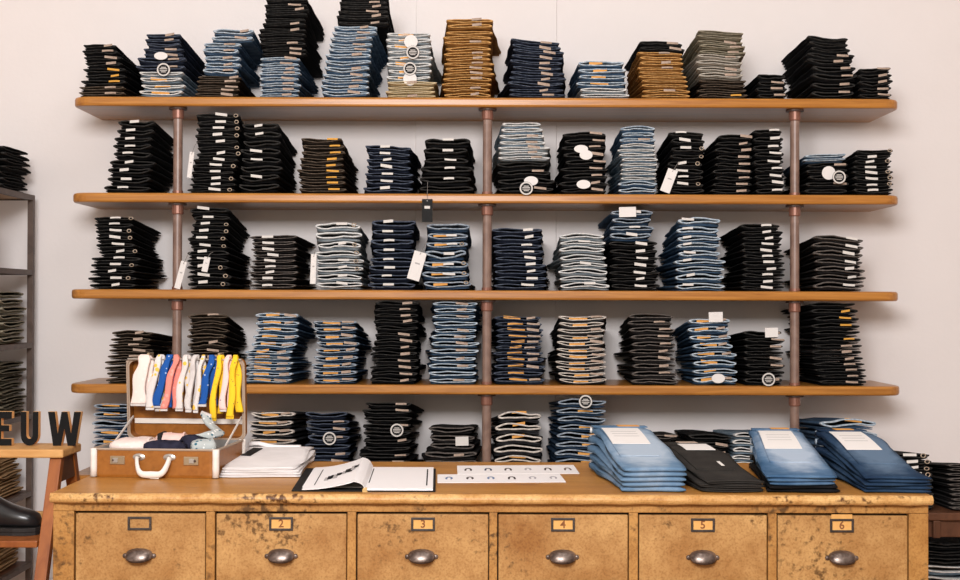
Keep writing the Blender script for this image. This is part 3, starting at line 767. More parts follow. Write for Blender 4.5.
def counter_pile(name_where, corners, kinds, hf, hb, cols, seed, dress=True, patch_u=0.7):
    """kinds bottom to top; hf / hb = pile height at front / back"""
    n = len(kinds); out = []
    c = [Vector((q[0], q[1])) for q in corners]
    o0 = (c[0] + c[1])/2
    loc = [(q - o0) for q in c]
    for i, kd in enumerate(kinds):
        f0, f1, b0, b1 = hf*i/n, hf*(i+1)/n, hb*i/n, hb*(i+1)/n
        mb = slab_item(loc, (f0, b0), (f1, b1), seed + i, 1 if kd != 'charcoal' else 2, 0.0055)
        mat = cols[kd]
        ob = mb.build(WORDS[kd][1], mat, None, (o0.x, o0.y, ZC + 0.001), smooth=True)
        out.append(ob)
        top = n - i
        tag(ob, WORDS[kd][0] + (', topmost' if top == 1 else ', ' + NUM[top] + ' from top') + ' of pile ' + name_where, WORDS[kd][2], 'jeans piled on the counter')
        # waistband edge at the back
        bl, br = loc[2], loc[3]
        dv = (loc[2] - loc[0])
        wb = MB()
        pts = []
        for k in range(9):
            u = k/8; p = lerp(bl, br, u)
            pts.append((p.x, p.y - 0.002, lerp(b0, b1, 0.55) + 0.0006*math.sin(5*u + i)))
        tt = (b1 - b0)
        wb.tube(pts, tt*0.34, 8, 0, (0.8, 1))
        wb.build('waistband', KM[kd][1], ob, smooth=True)
    if dress:
        ob = out[-1]; kd = kinds[-1]
        def surf(u, v, dz=0.0):
            p = lerp(lerp(loc[0], loc[1], u), lerp(loc[2], loc[3], u), v)
            return Vector((p.x, p.y, lerp(hf, hb, rise(v)) + dz))
        def quadpart(name, u0, u1, v0, v1, th, mat, dz=0.0, inset=0.0, nseg=6, taper=0.0):
            mb = MB(); vs = []; fs = []
            for k in range(nseg + 1):
                v = lerp(v0, v1, k/nseg); a = u0 + taper*(1 - k/nseg); b = u1 - taper*(1 - k/nseg)
                for h in (0, th):
                    vs += [surf(a, v, dz + h), surf(b, v, dz + h)]
            for k in range(nseg):
                q = 4*k; r_ = 4*(k+1)
                fs += [(q+2, q+3, r_+3, r_+2), (q+1, q, r_, r_+1), (q, q+2, r_+2, r_), (q+3, q+1, r_+1, r_+3)]
            fs += [(0, 1, 3, 2), (4*nseg+2, 4*nseg+3, 4*nseg+1, 4*nseg)]
            mb.add(vs, fs); return mb.build(name, mat, ob)
        pk = quadpart('back_pocket', 0.08, 0.80, 0.26, 0.86, 0.0028, cols[kd], -0.0004, taper=0.03)
        quadpart('belt_band', 0.015, 0.985, 0.91, 1.0, 0.0030, cols[kd], -0.0004)
        quadpart('leather_patch', patch_u - 0.19, patch_u + 0.19, 0.925, 0.995, 0.0045, M['orange'] if kd in ('pale', 'blue', 'dkblue') else M['tan'], 0.0)
        return out, quadpart, surf
    return out, None, None

def front_xy(px, py): q = PZ(px, py, ZC); return (q.x, q.y)
BL = {'pale': faded('pale_blue_faded', (0.075, 0.145, 0.235), (0.13, 0.215, 0.32), (0.36, 0.43, 0.51), -0.01, 0.22, 0.13, 0.32),
      'blue': faded('mid_blue_faded', (0.035, 0.085, 0.165), (0.09, 0.165, 0.27), (0.36, 0.43, 0.52), 0.02, 0.25, 0.12, 0.30),
      'dkblue': faded('dark_blue_faded', (0.010, 0.024, 0.055), (0.024, 0.05, 0.095), (0.11, 0.165, 0.24), 0.0, 0.26, 0.12, 0.32),
      'charcoal': fabric('charcoal_twill', (0.022, 0.020, 0.018), (0.038, 0.034, 0.030), 18), 'black': KM['black'][0]}
yF = yc0 + 0.055; yBk = yc0 + 0.56
k4 = yBk + 0.0
def X(px, Y): return P(px, 480, Y).x
piles = [('beside the card sheets', [(X(623, yF), yF), (X(686, yF), yF), (X(590, yBk), yBk), (X(645, yBk), yBk)], ['pale']*5, 0.068, 0.135, 11, 0.66),
         ('of charcoal jeans', [(X(705, yF), yF), (X(764, yF), yF), (X(655, yBk - .04), yBk - .04), (X(704, yBk - .04), yBk - .04)], ['charcoal']*3, 0.034, 0.088, 31, 0.6),
         ('with black pairs underneath', [(X(768, yF), yF), (X(837, yF), yF), (X(750, yBk), yBk), (X(797, yBk), yBk)], ['black', 'black', 'blue', 'blue', 'blue'], 0.048, 0.128, 51, 0.6),
         ('at the counter end', [(X(867, yF), yF), (X(930, yF), yF), (X(815, yBk), yBk), (X(862, yBk), yBk)], ['dkblue']*5, 0.045, 0.126, 71, 0.55)]
for i, (wh, cs, kinds, hf, hb, seed, pu) in enumerate(piles):
    out, qp, sf = counter_pile(wh, cs, kinds, hf, hb, BL, seed, True, pu)
    if i != 1:
        t = qp('paper_tag', 0.10, 0.74, 0.46, 0.81, 0.0014, M['white'], 0.0036, taper=0.0)
        ob = t
        for v in (0.60, 0.65, 0.70):
            qp('printed_line', 0.20, 0.64, v, v + 0.006, 0.0003, M['greyprint'], 0.0051, nseg=1)
    else:
        qp('paper_tag', 0.30, 0.86, 0.66, 0.84, 0.0014, M['white'], 0.0036)
        qp('size_label', 0.62, 0.68, 0.33, 0.42, 0.0010, M['label'], 0.002, nseg=2)

# white T-shirts folded beside the suitcase
ya, yb2 = PZ(255, 478, ZC).y, PZ(270, 459, ZC).y
sh = [(P(222, 478, ya).x, ya), (P(297, 478, ya).x, ya), (P(249, 470, yb2).x, yb2), (P(314, 470, yb2).x, yb2)]
shirt = fabric('white_jersey', (0.74, 0.71, 0.70), (0.84, 0.81, 0.80), 14, 0.9, (1, 1, 1), 0.08)
o0 = Vector(((sh[0][0] + sh[1][0])/2, ya)); lc = [Vector(q) - o0 for q in sh]
for i in range(4):
    a, b = (0.0075*i, 0.0105*i), (0.0075*(i+1), 0.0105*(i+1))
    o = slab_item(lc, a, b, 90 + i, 2, 0.0065).build('folded_t_shirt', shirt, None, (o0.x, o0.y, ZC + 0.001), smooth=True)
    tag(o, 'white folded t-shirt, ' + ('topmost' if i == 3 else NUM[4 - i] + ' from top') + ' of pile beside the suitcase', 't-shirt', 'white shirts on the counter')
    if i == 3:
        pts = []
        def sfc(u, v): p = lerp(lerp(lc[0], lc[1], u), lerp(lc[2], lc[3], u), v); return (p.x, p.y, lerp(0.030, 0.042, rise(v)) + 0.0012)
        mb = MB(); vs = [sfc(0.06, 0.50), sfc(0.21, 0.47), sfc(0.27, 0.83), sfc(0.12, 0.86)]
        vs += [(x, y, z + 0.001) for x, y, z in vs]
        mb.add(vs, [(3,2,1,0),(4,5,6,7),(0,1,5,4),(1,2,6,5),(2,3,7,6),(3,0,4,7)]); mb.build('neck_label', M['blackcard'], o)
        # raised collar roll along the back
        mb = MB().tube([(*sfc(0.0 + 0.8*k/10, 0.98)[:2], 0.040 + 0.012*math.exp(-((k - 1.5)/2.2)**2)) for k in range(11)], 0.009, 8, 0, (1.4, 0.8))
        mb.build('collar', shirt, o, smooth=True)

# ------------------------------------------------------------------ open look book
by0, by1 = PZ(370, 492, ZC).y, PZ(370, 469.5, ZC).y
bxl0, bxm0, bxr0 = P(291.5, 490, by0).x, P(365, 490, by0).x, P(434, 490, by0).x
dxl = P(306, 472, by1).x - bxl0; dxm = P(373, 472, by1).x - bxm0; dxr = P(434.5, 472, by1).x - bxr0
book = empty('open_look_book', (bxm0, by0, ZC + 0.0008))
tag(book, 'open look book with black cover and white pages on the counter', 'book')
H = by1 - by0
def bpt(x, v, z, d): return (x - bxm0 + d*v, H*v, z)
def sheet(name, xs, dzf, th, mat, v0=0.0, v1=1.0, parent=book):
    """xs: list of (x at front, dx shift); dzf height function"""
    mb = MB(); vs = []; fs = []; n = len(xs); nv = 6
    for j in range(nv + 1):
        v = lerp(v0, v1, j/nv)
        for (x, d) in xs:
            z = dzf(x, v); vs += [bpt(x, v, z, d), bpt(x, v, z + th, d)]
    for j in range(nv):
        for i in range(n - 1):
            q = 2*(j*n + i); r_ = q + 2*n
            fs += [(q+1, q+3, r_+3, r_+1), (q, r_, r_+2, q+2)]
        q = 2*j*n; r_ = q + 2*n; fs.append((q, q+1, r_+1, r_)); q += 2*(n-1); r_ += 2*(n-1); fs.append((q+1, q, r_, r_+1))
    for i in range(n - 1):
        q = 2*i; fs.append((q, q+2, q+3, q+1)); q = 2*(nv*n + i); fs.append((q+1, q+3, q+2, q))
    mb.add(vs, fs); return mb.build(name, mat, parent, smooth=False)
def xr_(a, b, da, db, n): return [(lerp(a, b, i/n), lerp(da, db, i/n)) for i in range(n + 1)]
sheet('cover', xr_(bxl0, bxr0 + 0.004, dxl, dxr, 14), lambda x, v: 0.0, 0.003, M['blackcard'])
xpl = lerp(bxl0, bxm0, 0.14); dpl = lerp(dxl, dxm, 0.14)
sheet('page_block', xr_(bxm0, bxr0 - 0.003, dxm, dxr, 10), lambda x, v: 0.0031, 0.005, M['page'], 0.01, 0.985)
def curl(x, v):
    u = min(1, max(0, (x - xpl)/(bxm0 - xpl)))
    hgt = 0.032*(0.8 + 0.3*v)
    z = hgt*(u/0.84)**1.9*0.9 if u < 0.80 else hgt*0.9*math.sqrt(max(0.02, 1 - ((u - 0.80)/0.2)**2))
    return 0.0042 + z
pg = sheet('turning_page', xr_(xpl, bxm0, dpl, dxm, 22), curl, 0.0012, M['page'], 0.0, 1.0)
sheet('under_pages', xr_(xpl - 0.004, bxm0, dpl, dxm, 6), lambda x, v: 0.0031, 0.0007, M['page'], 0.12, 0.99)
# photograph print and rules on the turning page
def print_on(u0, u1, v0, v1, mat, name, f=curl, a=None, b=None, da=None, db=None, lift=0.0015, nn=10):
    a = xpl if a is None else a; b = bxm0 if b is None else b; da = dpl if da is None else da; db = dxm if db is None else db
    sheet(name, [(lerp(a, b, lerp(u0, u1, i/nn)), lerp(da, db, lerp(u0, u1, i/nn))) for i in range(nn + 1)], lambda x, v: f(x, v) + lift, 0.0003, mat, v0, v1, pg)
print_on(0.155, 0.17, 0.16, 0.86, M['black'], 'printed_rule', nn=2)
rr = random.Random(5)
for k in range(11):
    u = 0.28 + 0.045*k; v = 0.30 + 0.028*k
    print_on(u, u + 0.075, v + rr.uniform(-.04, .04), v + 0.13 + rr.uniform(-.03, .04), M['black' if k % 3 else 'greyprint'], 'printed_picture', lift=0.0013 + 0.0001*k, nn=3)
blk = lambda x, v: 0.0083
print_on(0.895, 0.915, 0.14, 0.88, M['black'], 'printed_rule', blk, bxm0, bxr0 - 0.003, dxm, dxr, 0.0, 2)
print_on(0.02, 0.035, 0.25, 0.9, M['black'], 'printed_rule', blk, bxm0, bxr0 - 0.003, dxm, dxr, 0.0, 2)
MB().tube([(0.0, 0.02, 0.008), (0.0, 0.004, 0.010), (-0.001, -0.004, 0.006), (0.002, -0.02, 0.002)], [0.004, 0.004, 0.0045, 0.006], 8, 0, (1.3, 0.3)).build('ribbon_marker', flat('ribbon', (0.62, 0.40, 0.16), 0.7), book)

# ------------------------------------------------------------------ two sheets of cards with little horseshoe marks
def arch(mb, cx, cy, r, closed, z):
    n = 9; a0, a1 = (-0.9, math.pi + 0.9) if closed else (0, math.pi)
    o_, i_ = [], []
    for k in range(n + 1):
        a = lerp(a0, a1, k/n); o_.append((cx + r*math.cos(a), cy + r*3.0*math.sin(a), z)); i_.append((cx + r*0.45*math.cos(a), cy + r*1.6*math.sin(a), z))
    if not closed:
        o_ = [(cx + r, cy - r*2.6, z)] + o_ + [(cx - r, cy - r*2.6, z)]; i_ = [(cx + r*0.55, cy - r*2.6, z)] + i_ + [(cx - r*0.55, cy - r*2.6, z)]
    m = len(o_); mb.add(o_ + i_, [(k, k+1, m+k+1, m+k) for k in range(m - 1)])
cards = [('card sheet with open horseshoe marks lying nearer the shelves', (457.5, 474.6, 579.5, 474.0, 457, 466.2, 573.5, 465.5), [0, 0, 0, 1, 0, 0], ['k', 'n', 'k', 'g', 'k', 'b']),
         ('card sheet with ring shaped marks lying beside the look book', (437.5, 483.3, 566, 482.6, 437.5, 475.0, 559.5, 474.4), [1, 1, 1, 0, 1, 1], ['l', 'k', 'l', 'k', 'g', 'g'])]
CC = {'k': (0.03, 0.016, 0.015), 'n': (0.04, 0.05, 0.10), 'g': (0.42, 0.40, 0.42), 'b': (0.12, 0.07, 0.05), 'l': (0.13, 0.20, 0.34)}
CM = {k: flat('print_' + n_, v, 0.8) for (k, v), n_ in zip(CC.items(), ('black', 'navy', 'grey', 'brown', 'blue'))}
for lb, q, sh_, cc in cards:
    pts = [PZ(q[0], q[1], ZC), PZ(q[2], q[3], ZC), PZ(q[6], q[7], ZC), PZ(q[4], q[5], ZC)]
    o0 = pts[0]; rel = [p - o0 for p in pts]
    mb = MB().prism([(p.x, p.y) for p in rel], 0, 0.0012)
    o = mb.build('card_sheet', M['page'], None, (o0.x, o0.y, ZC + 0.0008)); tag(o, lb, 'card')
    for k in range(6):
        u = (k + 0.55)/6; p = lerp(lerp(rel[0], rel[1], u), lerp(rel[3], rel[2], u), 0.5)
        m2 = MB(); arch(m2, p.x, p.y, 0.0115, sh_[k], 0.0015); m2.build('printed_mark', CM[cc[k]], o)

# ------------------------------------------------------------------ open suitcase
M['leather'] = wood('suitcase_fibre', (0.235, 0.078, 0.009), (0.315, 0.115, 0.018), (1, 1, 1), 50, 0.38, 0.4)
M['trim'] = flat('cream_trim', (0.72, 0.66, 0.60), 0.5)
M['lining'] = flat('grey_lining', (0.27, 0.26, 0.245), 0.8)
M['rim'] = flat('tan_rim', (0.36, 0.27, 0.20), 0.6)
M['brass'] = flat('aged_brass', (0.42, 0.33, 0.22), 0.35, 0.5, 0.8)
M['steel'] = flat('grey_steel', (0.45, 0.42, 0.38), 0.35, 0.5, 0.7)
ys = PZ(155, 478, ZC).y
sxl, sxr = P(90.5, 478, ys).x, P(218, 478, ys).x
SW_, SD, SH = sxr - sxl, 0.31, 0.082
case = empty('open_suitcase', ((sxl + sxr)/2, ys, ZC + 0.0008), R(-4.5))
tag(case, 'small vintage brown suitcase standing open with cream trim and socks on its lid', 'suitcase')
def rrect(w_, d_, r, n=5):
    pts = []
    for cx, cy, a0 in ((w_/2 - r, d_ - r, 0), (-w_/2 + r, d_ - r, 90), (-w_/2 + r, r, 180), (w_/2 - r, r, 270)):
        for i in range(n + 1):
            a = R(a0 + 90*i/n); pts.append((cx + r*math.cos(a), cy + r*math.sin(a)))
    return pts
def tray(w_, d_, h_, t, r, z0=0.0):
    """open box: outer wall, rim, inner wall, floor"""
    mb = MB(); o = rrect(w_, d_, r); n = len(o)
    i_ = [(x*(1 - 2*t/w_), (y - d_/2)*(1 - 2*t/d_) + d_/2) for x, y in o]
    vs = [(x*0.985, (y - d_/2)*0.985 + d_/2, z0) for x, y in o] + [(x, y, z0 + 0.008) for x, y in o] + [(x, y, z0 + h_) for x, y in o] + [(x, y, z0 + h_) for x, y in i_] + [(x, y, z0 + t) for x, y in i_]
    fs = [list(range(n))[::-1]]; ms = [0]
    for k, mi in ((0, 0), (1, 0), (2, 1), (3, 2)):
        for q in range(n): fs.append((k*n+q, k*n+(q+1) % n, (k+1)*n+(q+1) % n, (k+1)*n+q)); ms.append(mi)
    fs.append([4*n + q for q in range(n)]); ms.append(2)
    mb.add(vs, fs); mb.m = ms; return mb
tray(SW_, SD, SH, 0.006, 0.022).build('base_tray', [M['leather'], M['rim'], M['lining']], case)
MB().tube([(x, y, SH + 0.001) for x, y in rrect(SW_ + 0.002, SD, 0.022)] + [(SW_/2 + 0.001, SD - 0.022, SH + 0.001)], 0.0035, 6).build('rim_edge', M['rim'], case)
for sx in (-1, 1):
    for y, nm in ((0.0, 1), (SD, -1)):
        pts = [(sx*(SW_/2 - 0.004), y + nm*0.003, z) for z in (0.002, 0.03, 0.06, SH + 0.003)]
        MB().tube(pts, 0.0105, 8, 0, (1, 1)).build('corner_trim', M['trim'], case, smooth=True)
# latches
for sx in (-1, 1):
    l = MB().box(-0.022, 0.022, -0.004, 0.001, -0.0125, 0.0125).build('latch', M['brass'], case, (sx*SW_*0.295, 0, SH*0.62), bevel=0.0015)
    MB().box(-0.013, 0.002, -0.0075, -0.0035, -0.007, 0.007).build('latch_slide', M['steel'], l, (sx*0.004 + 0.004, 0, 0), bevel=0.001)
    MB().lathe([(0.004, 0), (0.003, 0.004)], 10).build('latch_button', M['darkmetal'], l, (sx*0.012, -0.004, 0), (R(90), 0, 0))
# handle hanging in front
hz = SH*0.74; hp = []
for i in range(21):
    u = i/20*2 - 1
    hp.append((u*0.050*(1 + 0.08*(1 - abs(u))), -0.010 - 0.022*(1 - u**6), hz - 0.048*(1 - abs(u)**5)))
MB().tube(hp, [0.0075 + 0.0025*(1 - abs(i/10 - 1)) for i in range(21)], 10, 0, (0.75, 1.1)).build('handle', M['trim'], case, smooth=True)
for sx in (-1, 1):
    MB().lathe([(0.0195, 0), (0.0185, 0.003), (0.009, 0.006), (0.006, 0.013)], 18, 0, Matrix.Rotation(R(90), 4, 'X') @ Matrix.Scale(0.55, 4, (0, 1, 0))).build('handle_plate', M['steel'], case, (sx*0.046, 0, hz), smooth=False)
MB().box(-0.012, 0.014, -0.034, -0.026, 0.0, 0.004).build('handle_tag', M['trim'], case, (0.01, 0, 0.0012), (0, 0.0, 0))
# lid standing up at the back, opening towards the front
LH = 0.257
lid = tray(SW_, LH, 0.045, 0.006, 0.02).build('lid', [M['leather'], M['rim'], M['leather']], case, (0, SD + 0.052, SH + 0.002), (R(92), 0, 0))
lid.rotation_euler = (R(94), 0, 0)
MB().box(-SW_/2 + 0.01, SW_/2 - 0.01, 0.046, 0.062, 0.010, 0.014).build('lid_strip', M['trim'], lid)
for k in range(7): pass
MB().tube([(x, y, 0.045) for x, y in rrect(SW_ + 0.002, LH, 0.02)] + [(SW_/2 + 0.001, LH - 0.02, 0.045)], 0.0035, 6).build('lid_trim', M['rim'], lid)
for sx in (-1, 1):
    MB().tube([(sx*(SW_/2 - 0.012), SD*0.42, SH - 0.004), (sx*(SW_/2 - 0.012), SD + 0.015, SH + 0.070)], 0.005, 6, 0, (0.4, 1)).build('lid_stay', M['trim'], case)
# rail for the socks along the upper lid edge
YR = SD - 0.018; ZR = SH + LH - 0.002
MB().tube([(-SW_/2 + 0.004, YR, ZR), (SW_/2 - 0.004, YR, ZR)], 0.003, 8).build('sock_rail', M['steel'], case)
for sx in (-0.62, 0.60):
    MB().box(-0.004, 0.004, -0.004, 0.040, 0.001, 0.020).build('rail_clip', M['brass'], case, (sx*SW_/2, YR, ZR + 0.001), bevel=0.0012)
bpy.context.view_layer.update()
CM4 = Matrix.LocRotScale(case.location, case.rotation_euler, None)
# socks hanging over the rail
SOCK = {'cream': speckle('cream_sock', (0.80, 0.66, 0.60), (0.82, 0.70, 0.65), 60), 'white': fabric('white_sock', (0.50, 0.46, 0.44), (0.70, 0.66, 0.63), 30),
        'lemon': speckle('white_lemon_sock', (0.66, 0.61, 0.58), (0.78, 0.48, 0.08), 48, 0.33), 'blue': speckle('cobalt_sock', (0.018, 0.085, 0.32), (0.35, 0.45, 0.65), 60, 0.18),
        'coral': speckle('coral_sock', (0.76, 0.25, 0.20), (0.80, 0.34, 0.28), 60, 0.3), 'yellow': speckle('yellow_sock', (0.84, 0.52, 0.03), (0.30, 0.20, 0.05), 55, 0.14),
        'pink': speckle('pink_sock', (0.84, 0.56, 0.52), (0.12, 0.10, 0.16), 34, 0.17), 'grey': fabric('grey_sock', (0.50, 0.47, 0.45), (0.62, 0.58, 0.56), 40)}
def smooth_path(p, n=4):
    out = []
    p = [Vector(q) for q in p]
    for i in range(len(p) - 1):
        a, b, c, d = p[max(i-1, 0)], p[i], p[i+1], p[min(i+2, len(p)-1)]
        for k in range(n):
            t = k/n; out.append(0.5*((2*b) + (c - a)*t + (2*a - 5*b + 4*c - d)*t*t + (3*b - a - 3*c + d)*t**3))
    out.append(p[-1]); return out
def ribbon(path, wd, th, xdir=Vector((1, 0, 0))):
    mb = MB(); vs = []; fs = []; n = len(path)
    for k, p in enumerate(path):
        t = (path[min(k+1, n-1)] - path[max(k-1, 0)]).normalized(); nn = xdir.cross(t)
        if nn.length < 1e-5: nn = Vector((0, 1, 0))
        nn.normalize(); wk = wd[k] if isinstance(wd, list) else wd
        for a, b in ((-0.5, -0.35), (-0.42, -0.5), (0.42, -0.5), (0.5, -0.35), (0.5, 0.35), (0.42, 0.5), (-0.42, 0.5), (-0.5, 0.35)):
            vs.append(p + xdir*(a*wk) + nn*(b*th))
    for k in range(n - 1):
        for i in range(8):
            j = (i + 1) % 8; fs.append((8*k+i, 8*k+j, 8*k+8+j, 8*k+8+i))
    fs += [list(range(8))[::-1], [8*(n-1)+i for i in range(8)]]
    mb.add(vs, fs); return mb
# (x share on the rail, width, length front, length back, slant, material, words)
kx_ = lambda px: ((px - 128.5)/(243.5 - 128.5) - 0.5)
socks = [(147.5, 0.050, 0.140, 0.145, -0.010, 'cream', 'wide cream pink sock hanging at the end of the suitcase lid'),
         (162, 0.026, 0.152, 0.165, -0.022, 'lemon', 'white sock with yellow spots hanging beside the cream pink sock'),
         (171, 0.029, 0.145, 0.152, -0.026, 'blue', 'cobalt blue sock hanging between the spotted and coral socks'),
         (178.5, 0.024, 0.155, 0.155, -0.026, 'coral', 'coral red sock hanging from the suitcase lid'),
         (188.5, 0.024, 0.155, 0.150, -0.014, 'lemon', 'white sock with yellow spots hanging beside the coral sock'),
         (197, 0.022, 0.158, 0.152, -0.012, 'white', 'plain white sock hanging in the middle of the lid row'),
         (204.5, 0.017, 0.160, 0.150, -0.012, 'lemon', 'narrow white and yellow sock hanging beside a cobalt sock'),
         (213.5, 0.026, 0.140, 0.148, -0.018, 'blue', 'cobalt blue sock hanging beside the yellow socks'),
         (222, 0.022, 0.185, 0.170, -0.016, 'yellow', 'yellow sock hanging between the cobalt and pink socks'),
         (229.5, 0.022, 0.155, 0.150, -0.006, 'pink', 'pale pink sock with dark dots hanging between two yellow socks'),
         (236.5, 0.024, 0.178, 0.165, -0.004, 'yellow', 'yellow sock hanging at the end of the row beside the pink sock')]
for i, (px, wd, lf, lb, sl, mt, words) in enumerate(socks):
    xc = kx_(px)*SW_
    rg = random.Random(i + 3); sp = wd*(0.42 if i else 0.25); wd = wd*(0.88 if i else 0.9)
    path = [(xc + sl - sp*0.6, YR - 0.017 - 0.004*(i % 2), ZR - lf), (xc + sl*0.8 - sp*0.6, YR - 0.018, ZR - lf*0.75), (xc + sl*0.4 - sp*0.4, YR - 0.015, ZR - lf*0.35), (xc - sp*0.2, YR - 0.012, ZR - 0.012),
            (xc, YR - 0.002, ZR + 0.009), (xc + sp*0.2, YR + 0.009, ZR - 0.004), (xc + sp*0.7 + sl*0.2, YR + 0.0055, ZR - lb*0.3), (xc + sp*1.1 + sl*0.5, YR + 0.0035, ZR - lb*0.7), (xc + sp*1.3 + sl*0.7, YR + 0.003, ZR - lb)]
    ph = smooth_path(path, 5); n = len(ph)
    ph = [p + Vector((0.0028*math.sin(k*0.55 + i*1.7), 0.0016*math.sin(k*0.4 + i), 0)) for k, p in enumerate(ph)]
    ws = [wd*(0.72 + 0.30*abs(2*k/(n-1) - 1)**0.8 + 0.09*math.sin(k*0.8 + i*2.1)) for k in range(n)]
    o = ribbon(ph, ws, 0.014).build('hanging_sock', SOCK[mt], None, smooth=True)
    o.matrix_world = CM4
    tag(o, words, 'sock', 'socks hanging on the suitcase lid')
    e = ph[0]; d = (ph[0] - ph[3]).normalized()
    MB().box(-ws[0]*0.54, ws[0]*0.54, -0.0036, 0.0036, -0.008, 0.006).build('cuff', SOCK['grey' if mt in ('cream', 'blue') else 'white' if mt != 'yellow' else 'yellow'], o, tuple(e), bevel=0.002)
# loose pairs lying in the tray
def bundle(w_, d_, h_, seed, nu=18, nv=8, p=0.55):
    rg = random.Random(seed); ph = [rg.uniform(0, 6) for _ in range(4)]; vs = []; fs = []
    for j in range(nv + 1):
        b = -math.pi/2 + math.pi*j/nv
        for i in range(nu):
            a = 2*math.pi*i/nu
            cx = math.copysign(abs(math.cos(a))**p, math.cos(a)); cy = math.copysign(abs(math.sin(a))**p, math.sin(a))
            rr = math.cos(b)**p if abs(math.cos(b)) > 1e-6 else 0; zz = math.copysign(abs(math.sin(b))**0.8, math.sin(b))
            wob = 1 + 0.05*math.sin(3*a + ph[0]) + 0.03*math.sin(5*a + ph[1])
            vs.append((w_/2*cx*rr*wob, d_/2*cy*rr*wob, h_/2 + h_/2*zz*(1 + 0.12*math.sin(4*cx + ph[2])*math.cos(3*cy + ph[3])*(zz > 0))))
    for j in range(nv):
        for i in range(nu): k = (i+1) % nu; fs.append((j*nu+i, j*nu+k, (j+1)*nu+k, (j+1)*nu+i))
    return MB().add(vs, fs)
loose = [(-0.105, 0.13, 0.052, 0.13, 0.17, 0.040, 'cream', 0.15, 'cream folded socks lying flat in the suitcase tray', None),
         (-0.010, 0.20, 0.058, 0.105, 0.075, 0.050, 'pink2', 0.1, 'pale pink folded socks with dark band in the suitcase', 'band'),
         (0.010, 0.075, 0.046, 0.13, 0.07, 0.040, 'navy', -0.05, 'dark navy folded socks beside the pink pair in the suitcase', None),
         (0.075, 0.145, 0.050, 0.075, 0.09, 0.050, 'navy', 0.5, 'dark navy rolled socks next to the grey patterned pair', None),
         (0.125, 0.075, 0.050, 0.075, 0.085, 0.044, 'dots', 0.4, 'grey socks with teal dots rolled up in the suitcase', None)]
SOCK['pink2'] = fabric('plain_pink_sock', (0.72, 0.48, 0.42), (0.80, 0.58, 0.52), 30)
SOCK['navy'] = fabric('navy_sock', (0.012, 0.012, 0.022), (0.03, 0.03, 0.05), 40)
SOCK['dots'] = speckle('grey_dotted_sock', (0.42, 0.45, 0.44), (0.03, 0.12, 0.17), 75, 0.33, (0.75, 0.75, 0.72))
MB().box(-SW_/2 + 0.012, SW_/2 - 0.012, 0.012, SD - 0.012, 0.0062, 0.062).build('tray_lining_pad', M['lining'], case, bevel=0.004)
for (x, y, z, w_, d_, h_, mt, rz, words, extra) in loose:
    z = 0.0628
    o = bundle(w_, d_, h_, int(x*1000) + 200).build('folded_socks', SOCK[mt], None, smooth=True)
    o.matrix_world = CM4 @ Matrix.Translation((x, y, z)) @ Matrix.Rotation(rz, 4, 'Z')
    tag(o, words, 'socks', 'socks lying in the suitcase')
    MB().tube([(w_*0.36*math.cos(0) + 0, d_*0.36*math.sin(q), h_*0.55 + h_*0.45*math.cos(q)) for q in [k/6*math.pi - math.pi/2 for k in range(7)]], 0.004, 6).build('cuff', SOCK[mt], o, smooth=True)
    if extra:
        MB().box(-w_*0.36, -w_*0.22, -d_*0.53, d_*0.53, 0.002, h_*1.04).build('paper_band', M['blackcard'], o, bevel=0.004)
# a dotted sock leaning up against the lid stay
ph = smooth_path([(0.092, 0.215, 0.168), (0.106, 0.20, 0.146), (0.128, 0.185, 0.130), (0.148, 0.16, 0.120), (0.135, 0.12, 0.116), (0.115, 0.10, 0.112)], 5)
o = ribbon(ph, [0.030 + 0.016*k/(len(ph)-1) for k in range(len(ph))], 0.012, Vector((0.75, 0.55, -0.35)).normalized()).build('leaning_sock', SOCK['dots'], None, smooth=True)
o.matrix_world = CM4
tag(o, 'grey dotted sock draped over the pile and leaning up in the suitcase', 'sock')
e = ph[0]
MB().box(-0.017, 0.017, -0.006, 0.006, -0.005, 0.008).build('cuff', SOCK['white'], o, tuple(e), (0.3, 0.4, 0.3), bevel=0.003)

# ------------------------------------------------------------------ wooden trestle with letters and boot
M['trestle'] = wood('trestle_wood', (0.20, 0.052, 0.011), (0.34, 0.11, 0.025), (6, 6, 1.5), 5, 0.4)
M['trestletop'] = wood('trestle_top_wood', (0.48, 0.235, 0.07), (0.64, 0.36, 0.13), (2, 20, 10), 3, 0.5)
M['darkwood'] = wood('dark_wood', (0.075, 0.028, 0.012), (0.14, 0.055, 0.025), (6, 6, 2), 4, 0.5)
yt0 = 4.02
zt = P(40, 449.5, yt0).z; tx1 = P(63, 450, yt0).x
yt1 = PZ(60, 443, zt).y
tx0 = tx1 - 0.75
tr = empty('wooden_trestle', ((tx0 + tx1)/2, (yt0 + yt1)/2, 0))
tag(tr, 'reddish wooden trestle table with a pale plank top beside the counter', 'table')
ox, oy = (tx0 + tx1)/2, (yt0 + yt1)/2
def tb(mb, name, mats, bevel=0.0): return mb.build(name, mats, tr, (-ox, -oy, 0), bevel=bevel)
tb(MB().box(tx0, tx1, yt0, yt1, zt - 0.026, zt), 'plank_top', M['trestletop'], 0.005)
def leg(x, ya_, yb_, z0, z1, wx=0.036, wy=0.034):
    vs = [(x - wx/2, yb_ - wy/2, z0), (x + wx/2, yb_ - wy/2, z0), (x + wx/2, yb_ + wy/2, z0), (x - wx/2, yb_ + wy/2, z0),
          (x - wx/2, ya_ - wy/2, z1), (x + wx/2, ya_ - wy/2, z1), (x + wx/2, ya_ + wy/2, z1), (x - wx/2, ya_ + wy/2, z1)]
    return MB().add(vs, [(3,2,1,0),(4,5,6,7),(0,1,5,4),(1,2,6,5),(2,3,7,6),(3,0,4,7)])
lx1 = tx1 - 0.028; lx0 = tx0 + 0.05
zl = zt - 0.0265
